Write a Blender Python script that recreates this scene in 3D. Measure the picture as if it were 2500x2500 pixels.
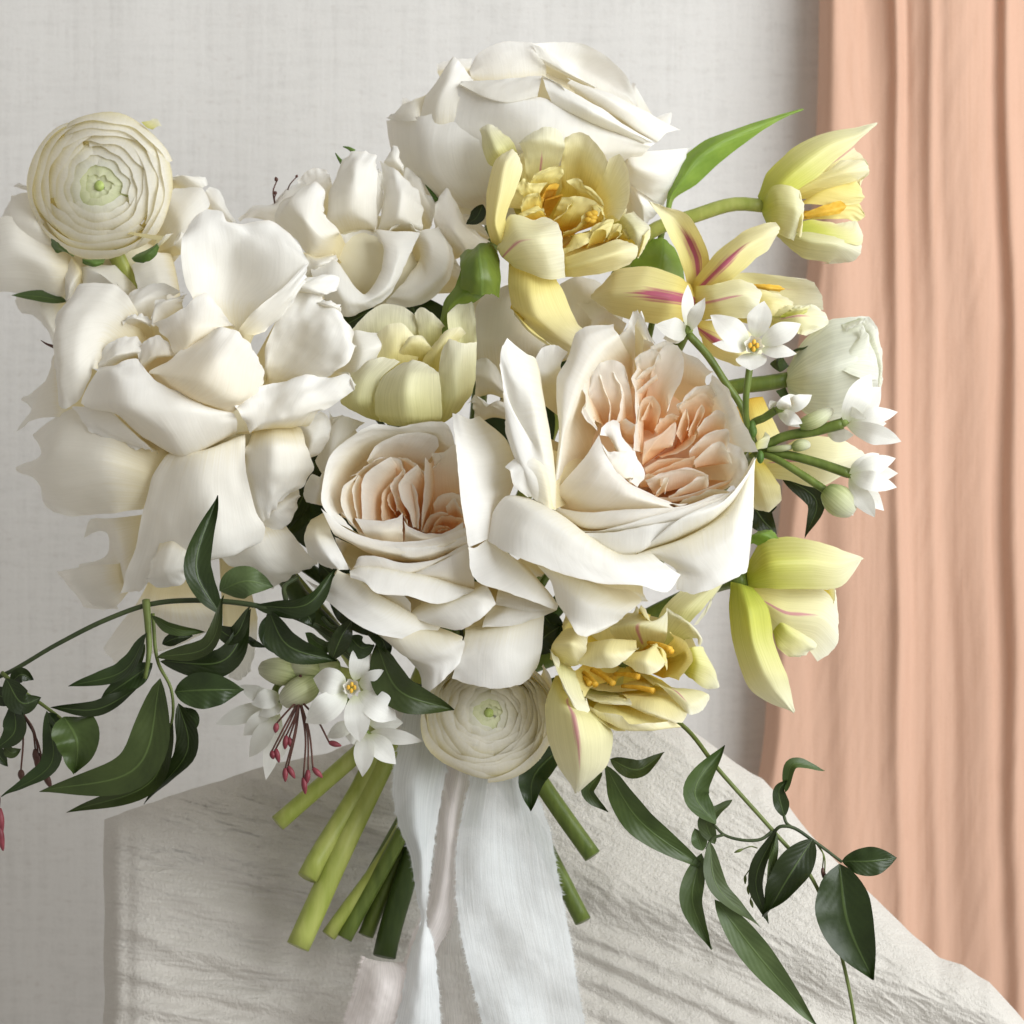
import bpy, math, random
import numpy as np
from mathutils import Vector, noise

# ------------------------------------------------------------------ camera, world, light
sc = bpy.context.scene
for o in list(bpy.data.objects):
    bpy.data.objects.remove(o)
COL = sc.collection
FW = 0.5                    # metres across the picture at the bouquet's middle plane
CD = 0.85                   # camera distance to that plane
ZC = 0.40                   # height of the lens
S = FW / 1932.0             # metres per photo unit in that plane
cam_d = bpy.data.cameras.new('camera'); cam = bpy.data.objects.new('camera', cam_d); COL.objects.link(cam)
cam.location = (0, -CD, ZC); cam.rotation_euler = (math.radians(90), 0, 0)
cam_d.sensor_width = 36; cam_d.lens = 36 * CD / FW; cam_d.clip_start = 0.02; cam_d.clip_end = 50
cam_d.dof.use_dof = True; cam_d.dof.focus_distance = CD - 0.06; cam_d.dof.aperture_fstop = 14
sc.camera = cam
w = bpy.data.worlds.new('World'); sc.world = w; w.use_nodes = True
bg = w.node_tree.nodes['Background']; bg.inputs[0].default_value = (1.0, 0.95, 0.875, 1); bg.inputs[1].default_value = 0.40

def area(name, loc, aim, sx, sy, power, col):
    l = bpy.data.lights.new(name, 'AREA'); l.shape = 'RECTANGLE'; l.size = sx; l.size_y = sy
    l.energy = power; l.color = col
    o = bpy.data.objects.new(name, l); COL.objects.link(o); o.location = loc
    o.rotation_euler = (Vector(aim) - Vector(loc)).to_track_quat('-Z', 'Y').to_euler()
area('window_light', (1.22, -1.05, 0.86), (0.0, 0.0, 0.38), 1.4, 1.4, 42, (0.96, 0.99, 1.0))
sc.view_settings.view_transform = 'Standard'; sc.view_settings.look = 'None'
sc.view_settings.exposure = 0.05; sc.view_settings.gamma = 1.0; sc.view_settings.use_curve_mapping = False
sc.render.engine = 'CYCLES'
sc.cycles.use_denoising = True; sc.cycles.use_adaptive_sampling = True; sc.cycles.adaptive_threshold = 0.025
sc.cycles.max_bounces = 10; sc.cycles.diffuse_bounces = 5; sc.cycles.transmission_bounces = 8

# ------------------------------------------------------------------ photo units to metres
def W(p):
    """a photo direction (x, y in photo units) at d units in front of the bouquet's middle plane"""
    y = -p[2] * S
    k = (CD + y) / CD
    return ((p[0] - 966) * S * k, y, ZC + (966 - p[1]) * S * k)
class Frame:
    def __init__(s, x0, y0, x1, w=1932):
        s.k = (x1 - x0) / w * 0.7728; s.x = x0 * 0.7728; s.y = y0 * 0.7728
    def __call__(s, x, y): return (s.x + s.k * x, s.y + s.k * y)
FA = Frame(0, 200, 900); FB = Frame(500, 300, 1300); FC = Frame(900, 50, 1800); FD = Frame(1400, 200, 2300)
FE = Frame(0, 650, 900); FG = Frame(700, 700, 1900); FH = Frame(1600, 700, 2300, 1229); FI = Frame(0, 1200, 900)
FJ = Frame(500, 1400, 1500, 1756); FK = Frame(1200, 1400, 2000); FL = Frame(1250, 1750, 2500); FM = Frame(0, 1800, 1000)
FN = Frame(740, 980, 1300); FQ = Frame(1180, 740, 1880); FR = Frame(1240, 1400, 1800); FS = Frame(1150, 280, 1650)
FU = Frame(0, 0, 2500)
def parse(txt, fr, D, dz=1.0):
    rows = []
    for r in txt.split('/'):
        pts = []
        for t in r.split():
            a = [float(v) for v in t.split(',')]
            x, y = fr(a[0], a[1]); pts.append((x, y, D + (a[2] if len(a) > 2 else 0) * dz))
        if pts: rows.append(pts)
    return rows

# ------------------------------------------------------------------ curve and patch helpers
TENSION = [1.0]
def cr(P, n, t=None):
    """smooth curve through points, n samples"""
    P = np.asarray(P, float)
    if len(P) == 1: return np.repeat(P, n, 0)
    if t is None:
        s = np.linalg.norm(np.diff(P, axis=0), axis=1) ** 0.75 + 1e-6
        t = np.concatenate([[0], np.cumsum(s)])
    h = np.diff(t)
    if n < 3 * len(P) // 2 or n < len(P) + 2: q = np.linspace(t[0], t[-1], n)
    else:                                    # samples land on every given point, so corners stay sharp
        k = np.maximum(1, np.floor((n - 1) * h / h.sum()).astype(int))
        while k.sum() > n - 1: k[np.argmax(k)] -= 1
        while k.sum() < n - 1: k[np.argmax(h / k)] += 1
        q = np.concatenate([np.linspace(t[i_], t[i_ + 1], k[i_], endpoint=False) for i_ in range(len(h))] + [[t[-1]]]); sl = np.diff(P, axis=0) / h[:, None]
    m = np.empty_like(P); m[0] = sl[0]; m[-1] = sl[-1]
    if len(P) > 2:
        m[1:-1] = (sl[:-1] * h[1:, None] + sl[1:] * h[:-1, None]) / (h[1:] + h[:-1])[:, None]
    m *= TENSION[0]
    i = np.clip(np.searchsorted(t, q, side='right') - 1, 0, len(P) - 2)
    u = ((q - t[i]) / h[i])[:, None]; hh = h[i][:, None]
    return ((2*u**3 - 3*u**2 + 1) * P[i] + (u**3 - 2*u**2 + u) * hh * m[i]
            + (-2*u**3 + 3*u**2) * P[i+1] + (u**3 - u**2) * hh * m[i+1])
def patch(rows, nu, nv):
    R = np.array([cr(r, nu) for r in rows])
    if len(R) == 1: raise ValueError('one row')
    s = np.linalg.norm(np.diff(R, axis=0), axis=2).mean(1) ** 0.75 + 1e-6
    t = np.concatenate([[0], np.cumsum(s)])
    out = np.empty((nv, nu, 3))
    for j in range(nu): out[:, j] = cr(R[:, j], nv, t)
    return out
SEED = [1]
def crinkle(G, amp, freq, ruffle=0.0, waves=5.0):
    nv, nu = G.shape[:2]
    du = np.gradient(G, axis=1); dv = np.gradient(G, axis=0)
    N = np.cross(du, dv); N /= (np.linalg.norm(N, axis=2, keepdims=True) + 1e-9)
    SEED[0] += 1; so = Vector((SEED[0] * 7.31, SEED[0] * 3.17, 0))
    D = np.zeros((nv, nu))
    for i in range(nv):
        v = i / (nv - 1)
        for j in range(nu):
            p = G[i, j]
            a = noise.noise(Vector((p[0] * freq, p[1] * freq, p[2] * freq)) + so)
            b = noise.noise(Vector((p[0] * freq * 2.7, p[1] * freq * 2.7, p[2] * freq * 2.7)) + so)
            c = noise.noise(Vector((p[0] * freq * 7, p[1] * freq * 7, p[2] * freq * 7)) + so)
            D[i, j] = amp * (a + 0.45 * b + 0.16 * c) * (0.35 + 0.65 * v)
            if ruffle:
                u = j / (nu - 1); e = max(v, abs(2 * u - 1)) ** 4
                D[i, j] += ruffle * e * noise.noise(Vector((u * waves, v * waves, 0)) + so) * 1.6
    return G + N * D[..., None]

# ------------------------------------------------------------------ things and parts
class Thing:
    pass
def tag(o, label, cat, group=None):
    o['label'] = label; o['category'] = cat
    if group: o['group'] = group
def thing(name, label, cat, base, group=None):
    t = Thing(); t.b = Vector(W(base))
    o = bpy.data.objects.new(name, None); o.location = t.b; o.empty_display_size = 0.01
    COL.objects.link(o); t.o = o; tag(o, label, cat, group); t.bu = base
    return t
def link_mesh(name, verts, faces, mat, t=None, parent=None, uvs=None, smooth=True):
    b = t.b if t else Vector((0, 0, 0))
    me = bpy.data.meshes.new(name)
    me.from_pydata([(v[0]-b[0], v[1]-b[1], v[2]-b[2]) for v in verts], [], faces)
    if smooth: me.polygons.foreach_set('use_smooth', [True] * len(me.polygons))
    if uvs is not None:
        ul = me.uv_layers.new(name='UVMap')
        li = np.empty(len(me.loops), int); me.loops.foreach_get('vertex_index', li)
        ul.data.foreach_set('uv', np.asarray(uvs, float)[li].ravel())
    me.materials.append(mat); me.update()
    o = bpy.data.objects.new(name, me); COL.objects.link(o)
    if parent is not None: o.parent = parent
    elif t: o.parent = t.o
    return o
def grid_mesh(name, G, mat, t=None, parent=None, world=False, closed=False, skip=0):
    nv, nu = G.shape[:2]
    V = [tuple(p) if world else W(p) for p in G.reshape(-1, 3)]
    F = []
    for i in range(nv - 1):
        for j in range(nu - (0 if closed else 1)):
            k = (j + 1) % nu
            F.append((i*nu + j, i*nu + k, (i+1)*nu + k, (i+1)*nu + j))
    uv = [(j / (nu - 1), max(0, i - skip) / (nv - 1 - skip)) for i in range(nv) for j in range(nu)]
    return link_mesh(name, V, F, mat, t, parent, uv)
def petal(t, fr, D, txt, mat, nu=15, nv=15, amp=2.4, freq=0.02, ruffle=1.6, waves=7.0, name='petal', parent=None, label=None, root=True, dz=1.0):
    TENSION[0] = 0.78; nu = max(nu, int(nu * 1.35)); nv = max(nv, int(nv * 1.35))
    G = patch(parse(txt, fr, D, dz), nu, nv); TENSION[0] = 1.0
    if amp or ruffle: G = crinkle(G, amp, freq, ruffle, waves)
    nk = 0.35 * np.array([noise.noise(Vector((j * 0.9, SEED[0] * 1.7, 0))) for j in range(nu)])
    G[-1] += (G[-1] - G[-2]) * nk[:, None]
    skip = 0
    if root and name == 'petal':             # the claw: the petal narrows back to the flower's base
        b = np.array(t.bu, float); c0 = G[0].copy(); ex = []
        for f in (0.86, 0.6, 0.32):
            ex.append(c0 + (b - c0) * f - np.array([0, 0, 14 * math.sin(math.pi * f)]))
        G = np.concatenate([np.array(ex), G]); skip = 3
    o = grid_mesh(name, G, mat, t, parent, skip=skip)
    if label: o['label'] = label
    return o
def tube(name, pts, r0, r1, mat, t=None, parent=None, n=24, seg=10, cap=True, bump=0.0):
    C = cr(pts, n); V = []; F = []; uv = []
    Tn = np.gradient(C, axis=0); Tn /= np.linalg.norm(Tn, axis=1, keepdims=True) + 1e-9
    up = np.array([0.31, 0.17, 0.93]); a = np.cross(Tn[0], up); a /= np.linalg.norm(a)
    SEED[0] += 1
    for i in range(n):
        a = a - Tn[i] * a.dot(Tn[i]); a /= np.linalg.norm(a) + 1e-9
        b = np.cross(Tn[i], a); f = i / (n - 1)
        r = r0 + (r1 - r0) * f
        if callable(bump): r *= bump(f)
        elif bump: r *= 1 + bump * noise.noise(Vector((f * 9, SEED[0], 0)))
        for j in range(seg):
            th = 2 * math.pi * j / seg
            V.append(W(C[i] + r * (math.cos(th) * a + math.sin(th) * b))); uv.append((j / seg, f))
    for i in range(n - 1):
        for j in range(seg):
            k = (j + 1) % seg
            F.append((i*seg + j, i*seg + k, (i+1)*seg + k, (i+1)*seg + j))
    if cap:
        F.append(tuple(range(seg - 1, -1, -1))); F.append(tuple(range((n-1)*seg, n*seg)))
    return link_mesh(name, V, F, mat, t, parent, uv)
def leaf(t, base, mid, tip, wid, mat, roll=0.0, fold=0.25, curl=0.0, shape=0.42, nu=9, nv=22, wave=0.0, name='leaf', parent=None, twist=0.0):
    """lanceolate blade along base-mid-tip (photo units + depth), half width wid; roll turns it about its spine"""
    C = cr([base, mid, tip], nv); Tn = np.gradient(C, axis=0); Tn /= np.linalg.norm(Tn, axis=1, keepdims=True) + 1e-9
    G = np.empty((nv, nu, 3)); SEED[0] += 1
    for i in range(nv):
        v = i / (nv - 1); tt = Tn[i]
        s = np.cross(tt, [0, 0, 1.0]); s /= np.linalg.norm(s) + 1e-9
        nn = np.cross(s, tt)
        r = roll + twist * (v - 0.4)
        sd = s * math.cos(r) + nn * math.sin(r); nm = nn * math.cos(r) - s * math.sin(r)
        pk = shape
        wv = (v / pk) ** 0.75 if v < pk else 1 - ((v - pk) / (1 - pk)) ** 1.7
        wv = max(0.02, math.sin(min(1, wv) * math.pi / 2)) if v < pk else max(0.012, wv)
        for j in range(nu):
            u = 2 * j / (nu - 1) - 1
            lift = fold * abs(u) * wid * wv + curl * wid * (u * u) * v
            if wave: lift += wave * wid * abs(u) * noise.noise(Vector((v * 5 + (3 if u > 0 else 0), SEED[0], 0)))
            G[i, j] = C[i] + sd * (u * wid * wv) + nm * lift
    return grid_mesh(name, G, mat, t, parent)
def ball(name, c, r, mat, t=None, parent=None, ax=(1, 1, 1), seg=12, rings=8):
    V = []; F = []
    for i in range(rings + 1):
        th = math.pi * i / rings
        for j in range(seg):
            ph = 2 * math.pi * j / seg
            V.append(W((c[0] + r*ax[0]*math.sin(th)*math.cos(ph), c[1] + r*ax[1]*math.cos(th), c[2] + r*ax[2]*math.sin(th)*math.sin(ph))))
    for i in range(rings):
        for j in range(seg):
            k = (j + 1) % seg; F.append((i*seg+j, i*seg+k, (i+1)*seg+k, (i+1)*seg+j))
    return link_mesh(name, V, F, mat, t, parent)

# ------------------------------------------------------------------ materials
def nmat(name):
    m = bpy.data.materials.new(name); m.use_nodes = True
    nt = m.node_tree; nt.nodes.clear()
    return m, nt, nt.nodes.new, nt.links.new
def ramp(new, stops):
    r = new('ShaderNodeValToRGB'); e = r.color_ramp.elements
    e[0].position, e[0].color = stops[0][0], (*stops[0][1], 1)
    e[1].position, e[1].color = stops[-1][0], (*stops[-1][1], 1)
    for p, c in stops[1:-1]:
        x = e.new(p); x.color = (*c, 1)
    return r
def mapped(new, link, src, scale, ntype='ShaderNodeTexNoise', detail=4, rough=0.55, nscale=1.0):
    mp = new('ShaderNodeMapping'); mp.inputs['Scale'].default_value = scale
    link(src, mp.inputs[0]); n = new(ntype); n.inputs['Scale'].default_value = nscale
    if 'Detail' in n.inputs: n.inputs['Detail'].default_value = detail
    if 'Roughness' in n.inputs: n.inputs['Roughness'].default_value = rough
    link(mp.outputs[0], n.inputs['Vector'])
    return n
def petal_mat(name, stops, trans=0.30, veins=0.035, rough=0.5, stripe=None, bump=0.13, blotch=0.06, spec=0.25, tan=0.22):
    m, nt, new, link = nmat(name)
    uv = new('ShaderNodeUVMap'); sep = new('ShaderNodeSeparateXYZ'); link(uv.outputs[0], sep.inputs[0])
    oi = new('ShaderNodeObjectInfo'); tc = new('ShaderNodeTexCoord')
    off = new('ShaderNodeVectorMath'); off.operation = 'ADD'; link(uv.outputs[0], off.inputs[0])
    cmb = new('ShaderNodeCombineXYZ'); mul = new('ShaderNodeMath'); mul.operation = 'MULTIPLY'; mul.inputs[1].default_value = 40
    link(oi.outputs['Random'], mul.inputs[0]); link(mul.outputs[0], cmb.inputs[2]); link(cmb.outputs[0], off.inputs[1])
    vein = mapped(new, link, off.outputs[0], (58, 1.7, 1), detail=4)
    wrk = mapped(new, link, off.outputs[0], (7, 2.2, 1), detail=4, rough=0.6)
    big = mapped(new, link, tc.outputs['Object'], (1, 1, 1), detail=5, nscale=45)
    # colour along the petal, edge of the gradient broken by noise
    ad = new('ShaderNodeMath'); ad.operation = 'MULTIPLY_ADD'; ad.inputs[1].default_value = 0.22
    link(vein.outputs[0], ad.inputs[0]); sb = new('ShaderNodeMath'); sb.operation = 'SUBTRACT'; sb.inputs[1].default_value = 0.11
    link(sep.outputs[1], sb.inputs[0]); link(sb.outputs[0], ad.inputs[2])
    cr_ = ramp(new, stops); link(ad.outputs[0], cr_.inputs[0])
    col = cr_.outputs[0]
    def mixc(fac, a, b, mode='MIX'):
        x = new('ShaderNodeMix'); x.data_type = 'RGBA'; x.blend_type = mode
        if hasattr(fac, 'is_linked'): link(fac, x.inputs[0])
        else: x.inputs[0].default_value = fac
        for s_, q in ((6, a), (7, b)):
            if hasattr(q, 'is_linked'): link(q, x.inputs[s_])
            else: x.inputs[s_].default_value = (*q, 1)
        return x.outputs[2]
    if stripe:
        c_, uc, uw, v0, v1 = stripe
        # streaks about the petal's middle line
        a = new('ShaderNodeMath'); a.operation = 'SUBTRACT'; link(sep.outputs[0], a.inputs[0]); a.inputs[1].default_value = uc
        b = new('ShaderNodeMath'); b.operation = 'ABSOLUTE'; link(a.outputs[0], b.inputs[0])
        mr = new('ShaderNodeMapRange'); mr.inputs[1].default_value = 0.0; mr.inputs[2].default_value = uw; mr.inputs[3].default_value = 1; mr.inputs[4].default_value = 0
        link(b.outputs[0], mr.inputs[0])
        m1 = new('ShaderNodeMapRange'); m1.inputs[1].default_value = v0; m1.inputs[2].default_value = v0 + 0.12; link(sep.outputs[1], m1.inputs[0])
        m2 = new('ShaderNodeMapRange'); m2.inputs[1].default_value = v1; m2.inputs[2].default_value = v1 - 0.35; link(sep.outputs[1], m2.inputs[0])
        st = mapped(new, link, off.outputs[0], (16, 1.1, 1), detail=4)
        p = new('ShaderNodeMath'); p.operation = 'MULTIPLY'; link(m1.outputs[0], p.inputs[0]); link(m2.outputs[0], p.inputs[1])
        p2 = new('ShaderNodeMath'); p2.operation = 'MULTIPLY'; link(p.outputs[0], p2.inputs[0]); link(mr.outputs[0], p2.inputs[1])
        p3 = new('ShaderNodeMath'); p3.operation = 'MULTIPLY_ADD'; link(st.outputs[0], p3.inputs[0]); p3.inputs[1].default_value = 1.4; p3.inputs[2].default_value = -0.85
        p4 = new('ShaderNodeMath'); p4.operation = 'ADD'; link(p3.outputs[0], p4.inputs[0]); link(p2.outputs[0], p4.inputs[1])
        m3 = new('ShaderNodeMapRange'); m3.inputs[1].default_value = 0.25; m3.inputs[2].default_value = 0.62; link(p4.outputs[0], m3.inputs[0])
        p5 = new('ShaderNodeMath'); p5.operation = 'MULTIPLY'; link(m3.outputs[0], p5.inputs[0])
        m4 = new('ShaderNodeMapRange'); m4.inputs[1].default_value = 0.0; m4.inputs[2].default_value = 0.25; link(p2.outputs[0], m4.inputs[0]); link(m4.outputs[0], p5.inputs[1])
        col = mixc(p5.outputs[0], col, c_)
    vr = new('ShaderNodeMapRange'); vr.inputs[1].default_value = 0.3; vr.inputs[2].default_value = 0.7; vr.inputs[3].default_value = 1 - veins; vr.inputs[4].default_value = 1.0
    link(vein.outputs[0], vr.inputs[0])
    br = new('ShaderNodeMapRange'); br.inputs[1].default_value = 0.3; br.inputs[2].default_value = 0.7; br.inputs[3].default_value = 1 - blotch; br.inputs[4].default_value = 1.0
    link(big.outputs[0], br.inputs[0])
    vm = new('ShaderNodeMath'); vm.operation = 'MULTIPLY'; link(vr.outputs[0], vm.inputs[0]); link(br.outputs[0], vm.inputs[1])
    # thin rim, a little tanned here and there
    e1 = new('ShaderNodeMapRange'); e1.inputs[1].default_value = 0.955; e1.inputs[2].default_value = 1.0; link(sep.outputs[1], e1.inputs[0])
    e2 = new('ShaderNodeMapRange'); e2.inputs[1].default_value = 0.42; e2.inputs[2].default_value = 0.62; e2.inputs[4].default_value = tan; link(big.outputs[0], e2.inputs[0])
    e3 = new('ShaderNodeMath'); e3.operation = 'MULTIPLY'; link(e1.outputs[0], e3.inputs[0]); link(e2.outputs[0], e3.inputs[1])
    col = mixc(e3.outputs[0], col, (0.62, 0.50, 0.33))
    hsv = new('ShaderNodeHueSaturation'); link(col, hsv.inputs['Color']); link(vm.outputs[0], hsv.inputs['Value'])
    bs = new('ShaderNodeBsdfPrincipled'); link(hsv.outputs[0], bs.inputs['Base Color']); bs.inputs['Roughness'].default_value = rough
    bs.inputs['Specular IOR Level'].default_value = spec; bs.inputs['Sheen Weight'].default_value = 0.06
    fine = mapped(new, link, tc.outputs['Object'], (1, 1, 1), detail=3, nscale=900)
    hm = new('ShaderNodeMath'); hm.operation = 'MULTIPLY_ADD'; link(fine.outputs[0], hm.inputs[0]); hm.inputs[1].default_value = 0.25; link(vein.outputs[0], hm.inputs[2])
    bp = new('ShaderNodeBump'); bp.inputs['Strength'].default_value = bump; bp.inputs['Distance'].default_value = 0.0008; hw = new('ShaderNodeMath'); hw.operation = 'MULTIPLY_ADD'; link(wrk.outputs[0], hw.inputs[0]); hw.inputs[1].default_value = 2.6; link(hm.outputs[0], hw.inputs[2]); link(hw.outputs[0], bp.inputs['Height'])
    link(bp.outputs[0], bs.inputs['Normal'])
    tr = new('ShaderNodeBsdfTranslucent'); link(mixc(1.0, hsv.outputs[0], (1.0, 0.96, 0.84), 'MULTIPLY'), tr.inputs[0])
    mx = new('ShaderNodeMixShader'); mx.inputs[0].default_value = trans; link(bs.outputs[0], mx.inputs[1]); link(tr.outputs[0], mx.inputs[2])
    out = new('ShaderNodeOutputMaterial'); link(mx.outputs[0], out.inputs[0])
    return m
def leaf_mat(name, c1, c2, back=1.0, rough=0.38, trans=0.12):
    m, nt, new, link = nmat(name)
    uv = new('ShaderNodeUVMap'); sep = new('ShaderNodeSeparateXYZ'); link(uv.outputs[0], sep.inputs[0]); tc = new('ShaderNodeTexCoord')
    n = mapped(new, link, tc.outputs['Object'], (1, 1, 1), detail=5, nscale=70)
    r = ramp(new, [(0.3, c1), (0.7, c2)]); link(n.outputs[0], r.inputs[0])
    a = new('ShaderNodeMath'); a.operation = 'SUBTRACT'; link(sep.outputs[0], a.inputs[0]); a.inputs[1].default_value = 0.5
    b = new('ShaderNodeMath'); b.operation = 'ABSOLUTE'; link(a.outputs[0], b.inputs[0])
    mr = new('ShaderNodeMapRange'); mr.inputs[1].default_value = 0.012; mr.inputs[2].default_value = 0.035; mr.inputs[3].default_value = 0.35; mr.inputs[4].default_value = 0.0
    link(b.outputs[0], mr.inputs[0])
    # side veins: waves slanting away from the midrib
    s1 = new('ShaderNodeMath'); s1.operation = 'MULTIPLY_ADD'; link(b.outputs[0], s1.inputs[0]); s1.inputs[1].default_value = -0.7; link(sep.outputs[1], s1.inputs[2])
    s2 = new('ShaderNodeMath'); s2.operation = 'MULTIPLY'; link(s1.outputs[0], s2.inputs[0]); s2.inputs[1].default_value = 55
    s3 = new('ShaderNodeMath'); s3.operation = 'SINE'; link(s2.outputs[0], s3.inputs[0])
    oi = new('ShaderNodeObjectInfo'); hs = new('ShaderNodeHueSaturation'); link(r.outputs[0], hs.inputs['Color'])
    v1 = new('ShaderNodeMapRange'); v1.inputs[3].default_value = 0.55; v1.inputs[4].default_value = 1.25; link(oi.outputs['Random'], v1.inputs[0]); link(v1.outputs[0], hs.inputs['Value'])
    v2 = new('ShaderNodeMapRange'); v2.inputs[3].default_value = 0.475; v2.inputs[4].default_value = 0.50; link(oi.outputs['Random'], v2.inputs[0]); link(v2.outputs[0], hs.inputs['Hue'])
    x = new('ShaderNodeMix'); x.data_type = 'RGBA'; link(mr.outputs[0], x.inputs[0]); link(hs.outputs[0], x.inputs[6]); x.inputs[7].default_value = (0.16, 0.24, 0.07, 1)
    geo = new('ShaderNodeNewGeometry')
    bs = new('ShaderNodeBsdfPrincipled'); link(x.outputs[2], bs.inputs['Base Color']); bs.inputs['Roughness'].default_value = rough; bs.inputs['Specular IOR Level'].default_value = 0.4
    h = new('ShaderNodeMath'); h.operation = 'MULTIPLY_ADD'; link(s3.outputs[0], h.inputs[0]); h.inputs[1].default_value = 0.05; link(n.outputs[0], h.inputs[2])
    h2 = new('ShaderNodeMath'); h2.operation = 'SUBTRACT'; link(h.outputs[0], h2.inputs[0]); link(mr.outputs[0], h2.inputs[1])
    bp = new('ShaderNodeBump'); bp.inputs['Strength'].default_value = 0.35; bp.inputs['Distance'].default_value = 0.0012; link(h2.outputs[0], bp.inputs['Height']); link(bp.outputs[0], bs.inputs['Normal'])
    tr = new('ShaderNodeBsdfTranslucent'); tr.inputs[0].default_value = (c2[0]*1.5, c2[1]*1.6, c2[2], 1)
    mx = new('ShaderNodeMixShader'); mx.inputs[0].default_value = trans; link(bs.outputs[0], mx.inputs[1]); link(tr.outputs[0], mx.inputs[2])
    out = new('ShaderNodeOutputMaterial'); link(mx.outputs[0], out.inputs[0])
    return m
def plain_mat(name, c1, c2, rough=0.5, nscale=60, stretch=(1, 1, 1), bump=0.2, trans=0.0, spec=0.3, uvs=False):
    m, nt, new, link = nmat(name)
    tc = new('ShaderNodeTexCoord')
    n = mapped(new, link, tc.outputs['UV' if uvs else 'Object'], stretch, detail=5, nscale=nscale)
    r = ramp(new, [(0.3, c1), (0.7, c2)]); link(n.outputs[0], r.inputs[0])
    bs = new('ShaderNodeBsdfPrincipled'); link(r.outputs[0], bs.inputs['Base Color']); bs.inputs['Roughness'].default_value = rough; bs.inputs['Specular IOR Level'].default_value = spec
    bp = new('ShaderNodeBump'); bp.inputs['Strength'].default_value = bump; bp.inputs['Distance'].default_value = 0.001; link(n.outputs[0], bp.inputs['Height']); link(bp.outputs[0], bs.inputs['Normal'])
    sh = bs.outputs[0]
    if trans:
        tr = new('ShaderNodeBsdfTranslucent'); link(r.outputs[0], tr.inputs[0])
        mx = new('ShaderNodeMixShader'); mx.inputs[0].default_value = trans; link(sh, mx.inputs[1]); link(tr.outputs[0], mx.inputs[2]); sh = mx.outputs[0]
    out = new('ShaderNodeOutputMaterial'); link(sh, out.inputs[0])
    return m
M = {}
M['rose'] = petal_mat('rose_petal', [(0.0, (0.86, 0.77, 0.50)), (0.3, (0.91, 0.885, 0.81)), (1.0, (0.915, 0.912, 0.895))], trans=0.28)
M['rose_pure'] = petal_mat('white_rose_petal', [(0.0, (0.86, 0.79, 0.58)), (0.3, (0.91, 0.89, 0.82)), (1.0, (0.915, 0.912, 0.895))], trans=0.28)
M['blush'] = petal_mat('blush_rose_petal', [(0.0, (0.91, 0.76, 0.50)), (0.4, (0.92, 0.86, 0.71)), (0.8, (0.92, 0.90, 0.85)), (1.0, (0.92, 0.915, 0.895))])
M['peach'] = petal_mat('peach_heart_petal', [(0.0, (0.95, 0.68, 0.42)), (0.35, (0.95, 0.80, 0.62)), (0.7, (0.945, 0.89, 0.80)), (1.0, (0.93, 0.92, 0.89))], trans=0.5, tan=0.0)
M['peachdeep'] = petal_mat('peach_inner_petal', [(0.0, (0.95, 0.60, 0.32)), (0.5, (0.95, 0.73, 0.50)), (1.0, (0.94, 0.85, 0.72))], trans=0.5, tan=0.0)
M['rlip'] = petal_mat('rose_outer_petal', [(0.0, (0.88, 0.79, 0.50)), (0.35, (0.91, 0.87, 0.72)), (0.6, (0.915, 0.905, 0.865)), (1.0, (0.92, 0.918, 0.905))])
M['tulip'] = petal_mat('yellow_tulip_petal', [(0.0, (0.80, 0.63, 0.10)), (0.3, (0.87, 0.775, 0.30)), (0.75, (0.89, 0.825, 0.46)), (1.0, (0.90, 0.86, 0.63))], veins=0.10, rough=0.45, tan=0.0)
M['tulip_in'] = petal_mat('yellow_tulip_heart_petal', [(0.0, (0.84, 0.55, 0.07)), (0.35, (0.88, 0.74, 0.20)), (1.0, (0.90, 0.83, 0.42))], veins=0.10, rough=0.45, tan=0.0)
M['tulip_st'] = petal_mat('streaked_tulip_petal', [(0.0, (0.78, 0.62, 0.14)), (0.3, (0.85, 0.77, 0.31)), (0.75, (0.87, 0.81, 0.46)), (1.0, (0.89, 0.85, 0.63))], veins=0.10, rough=0.45, stripe=((0.50, 0.13, 0.20), 0.5, 0.30, -0.1, 0.75), tan=0.0)
M['tulip_lt'] = petal_mat('lightly_streaked_tulip_petal', [(0.0, (0.74, 0.66, 0.20)), (0.3, (0.83, 0.79, 0.40)), (0.75, (0.85, 0.82, 0.55)), (1.0, (0.87, 0.86, 0.70))], veins=0.10, rough=0.45, stripe=((0.66, 0.34, 0.34), 0.5, 0.09, 0.05, 0.85), tan=0.0)
M['tulip_gr'] = petal_mat('greenish_tulip_petal', [(0.0, (0.42, 0.48, 0.05)), (0.3, (0.66, 0.68, 0.14)), (0.65, (0.83, 0.80, 0.42)), (1.0, (0.87, 0.86, 0.66))], veins=0.10, rough=0.45, tan=0.0)
M['tulip_pale'] = petal_mat('pale_tulip_petal', [(0.0, (0.60, 0.58, 0.16)), (0.3, (0.76, 0.74, 0.36)), (0.75, (0.82, 0.80, 0.55)), (1.0, (0.86, 0.84, 0.68))], veins=0.14, rough=0.45, tan=0.0)
M['ran'] = petal_mat('ranunculus_petal', [(0.0, (0.92, 0.86, 0.52)), (0.55, (0.93, 0.89, 0.64)), (0.82, (0.935, 0.92, 0.82)), (1.0, (0.935, 0.93, 0.90))], veins=0.04, trans=0.5, tan=0.0)
M['ranin'] = petal_mat('ranunculus_heart_petal', [(0.0, (0.40, 0.50, 0.14)), (0.6, (0.66, 0.72, 0.38)), (1.0, (0.82, 0.84, 0.60))], veins=0.07, tan=0.0)
M['ranbud'] = petal_mat('ranunculus_cup_petal', [(0.0, (0.66, 0.72, 0.46)), (0.3, (0.80, 0.82, 0.66)), (1.0, (0.87, 0.875, 0.81))], veins=0.16, tan=0.0)
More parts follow.
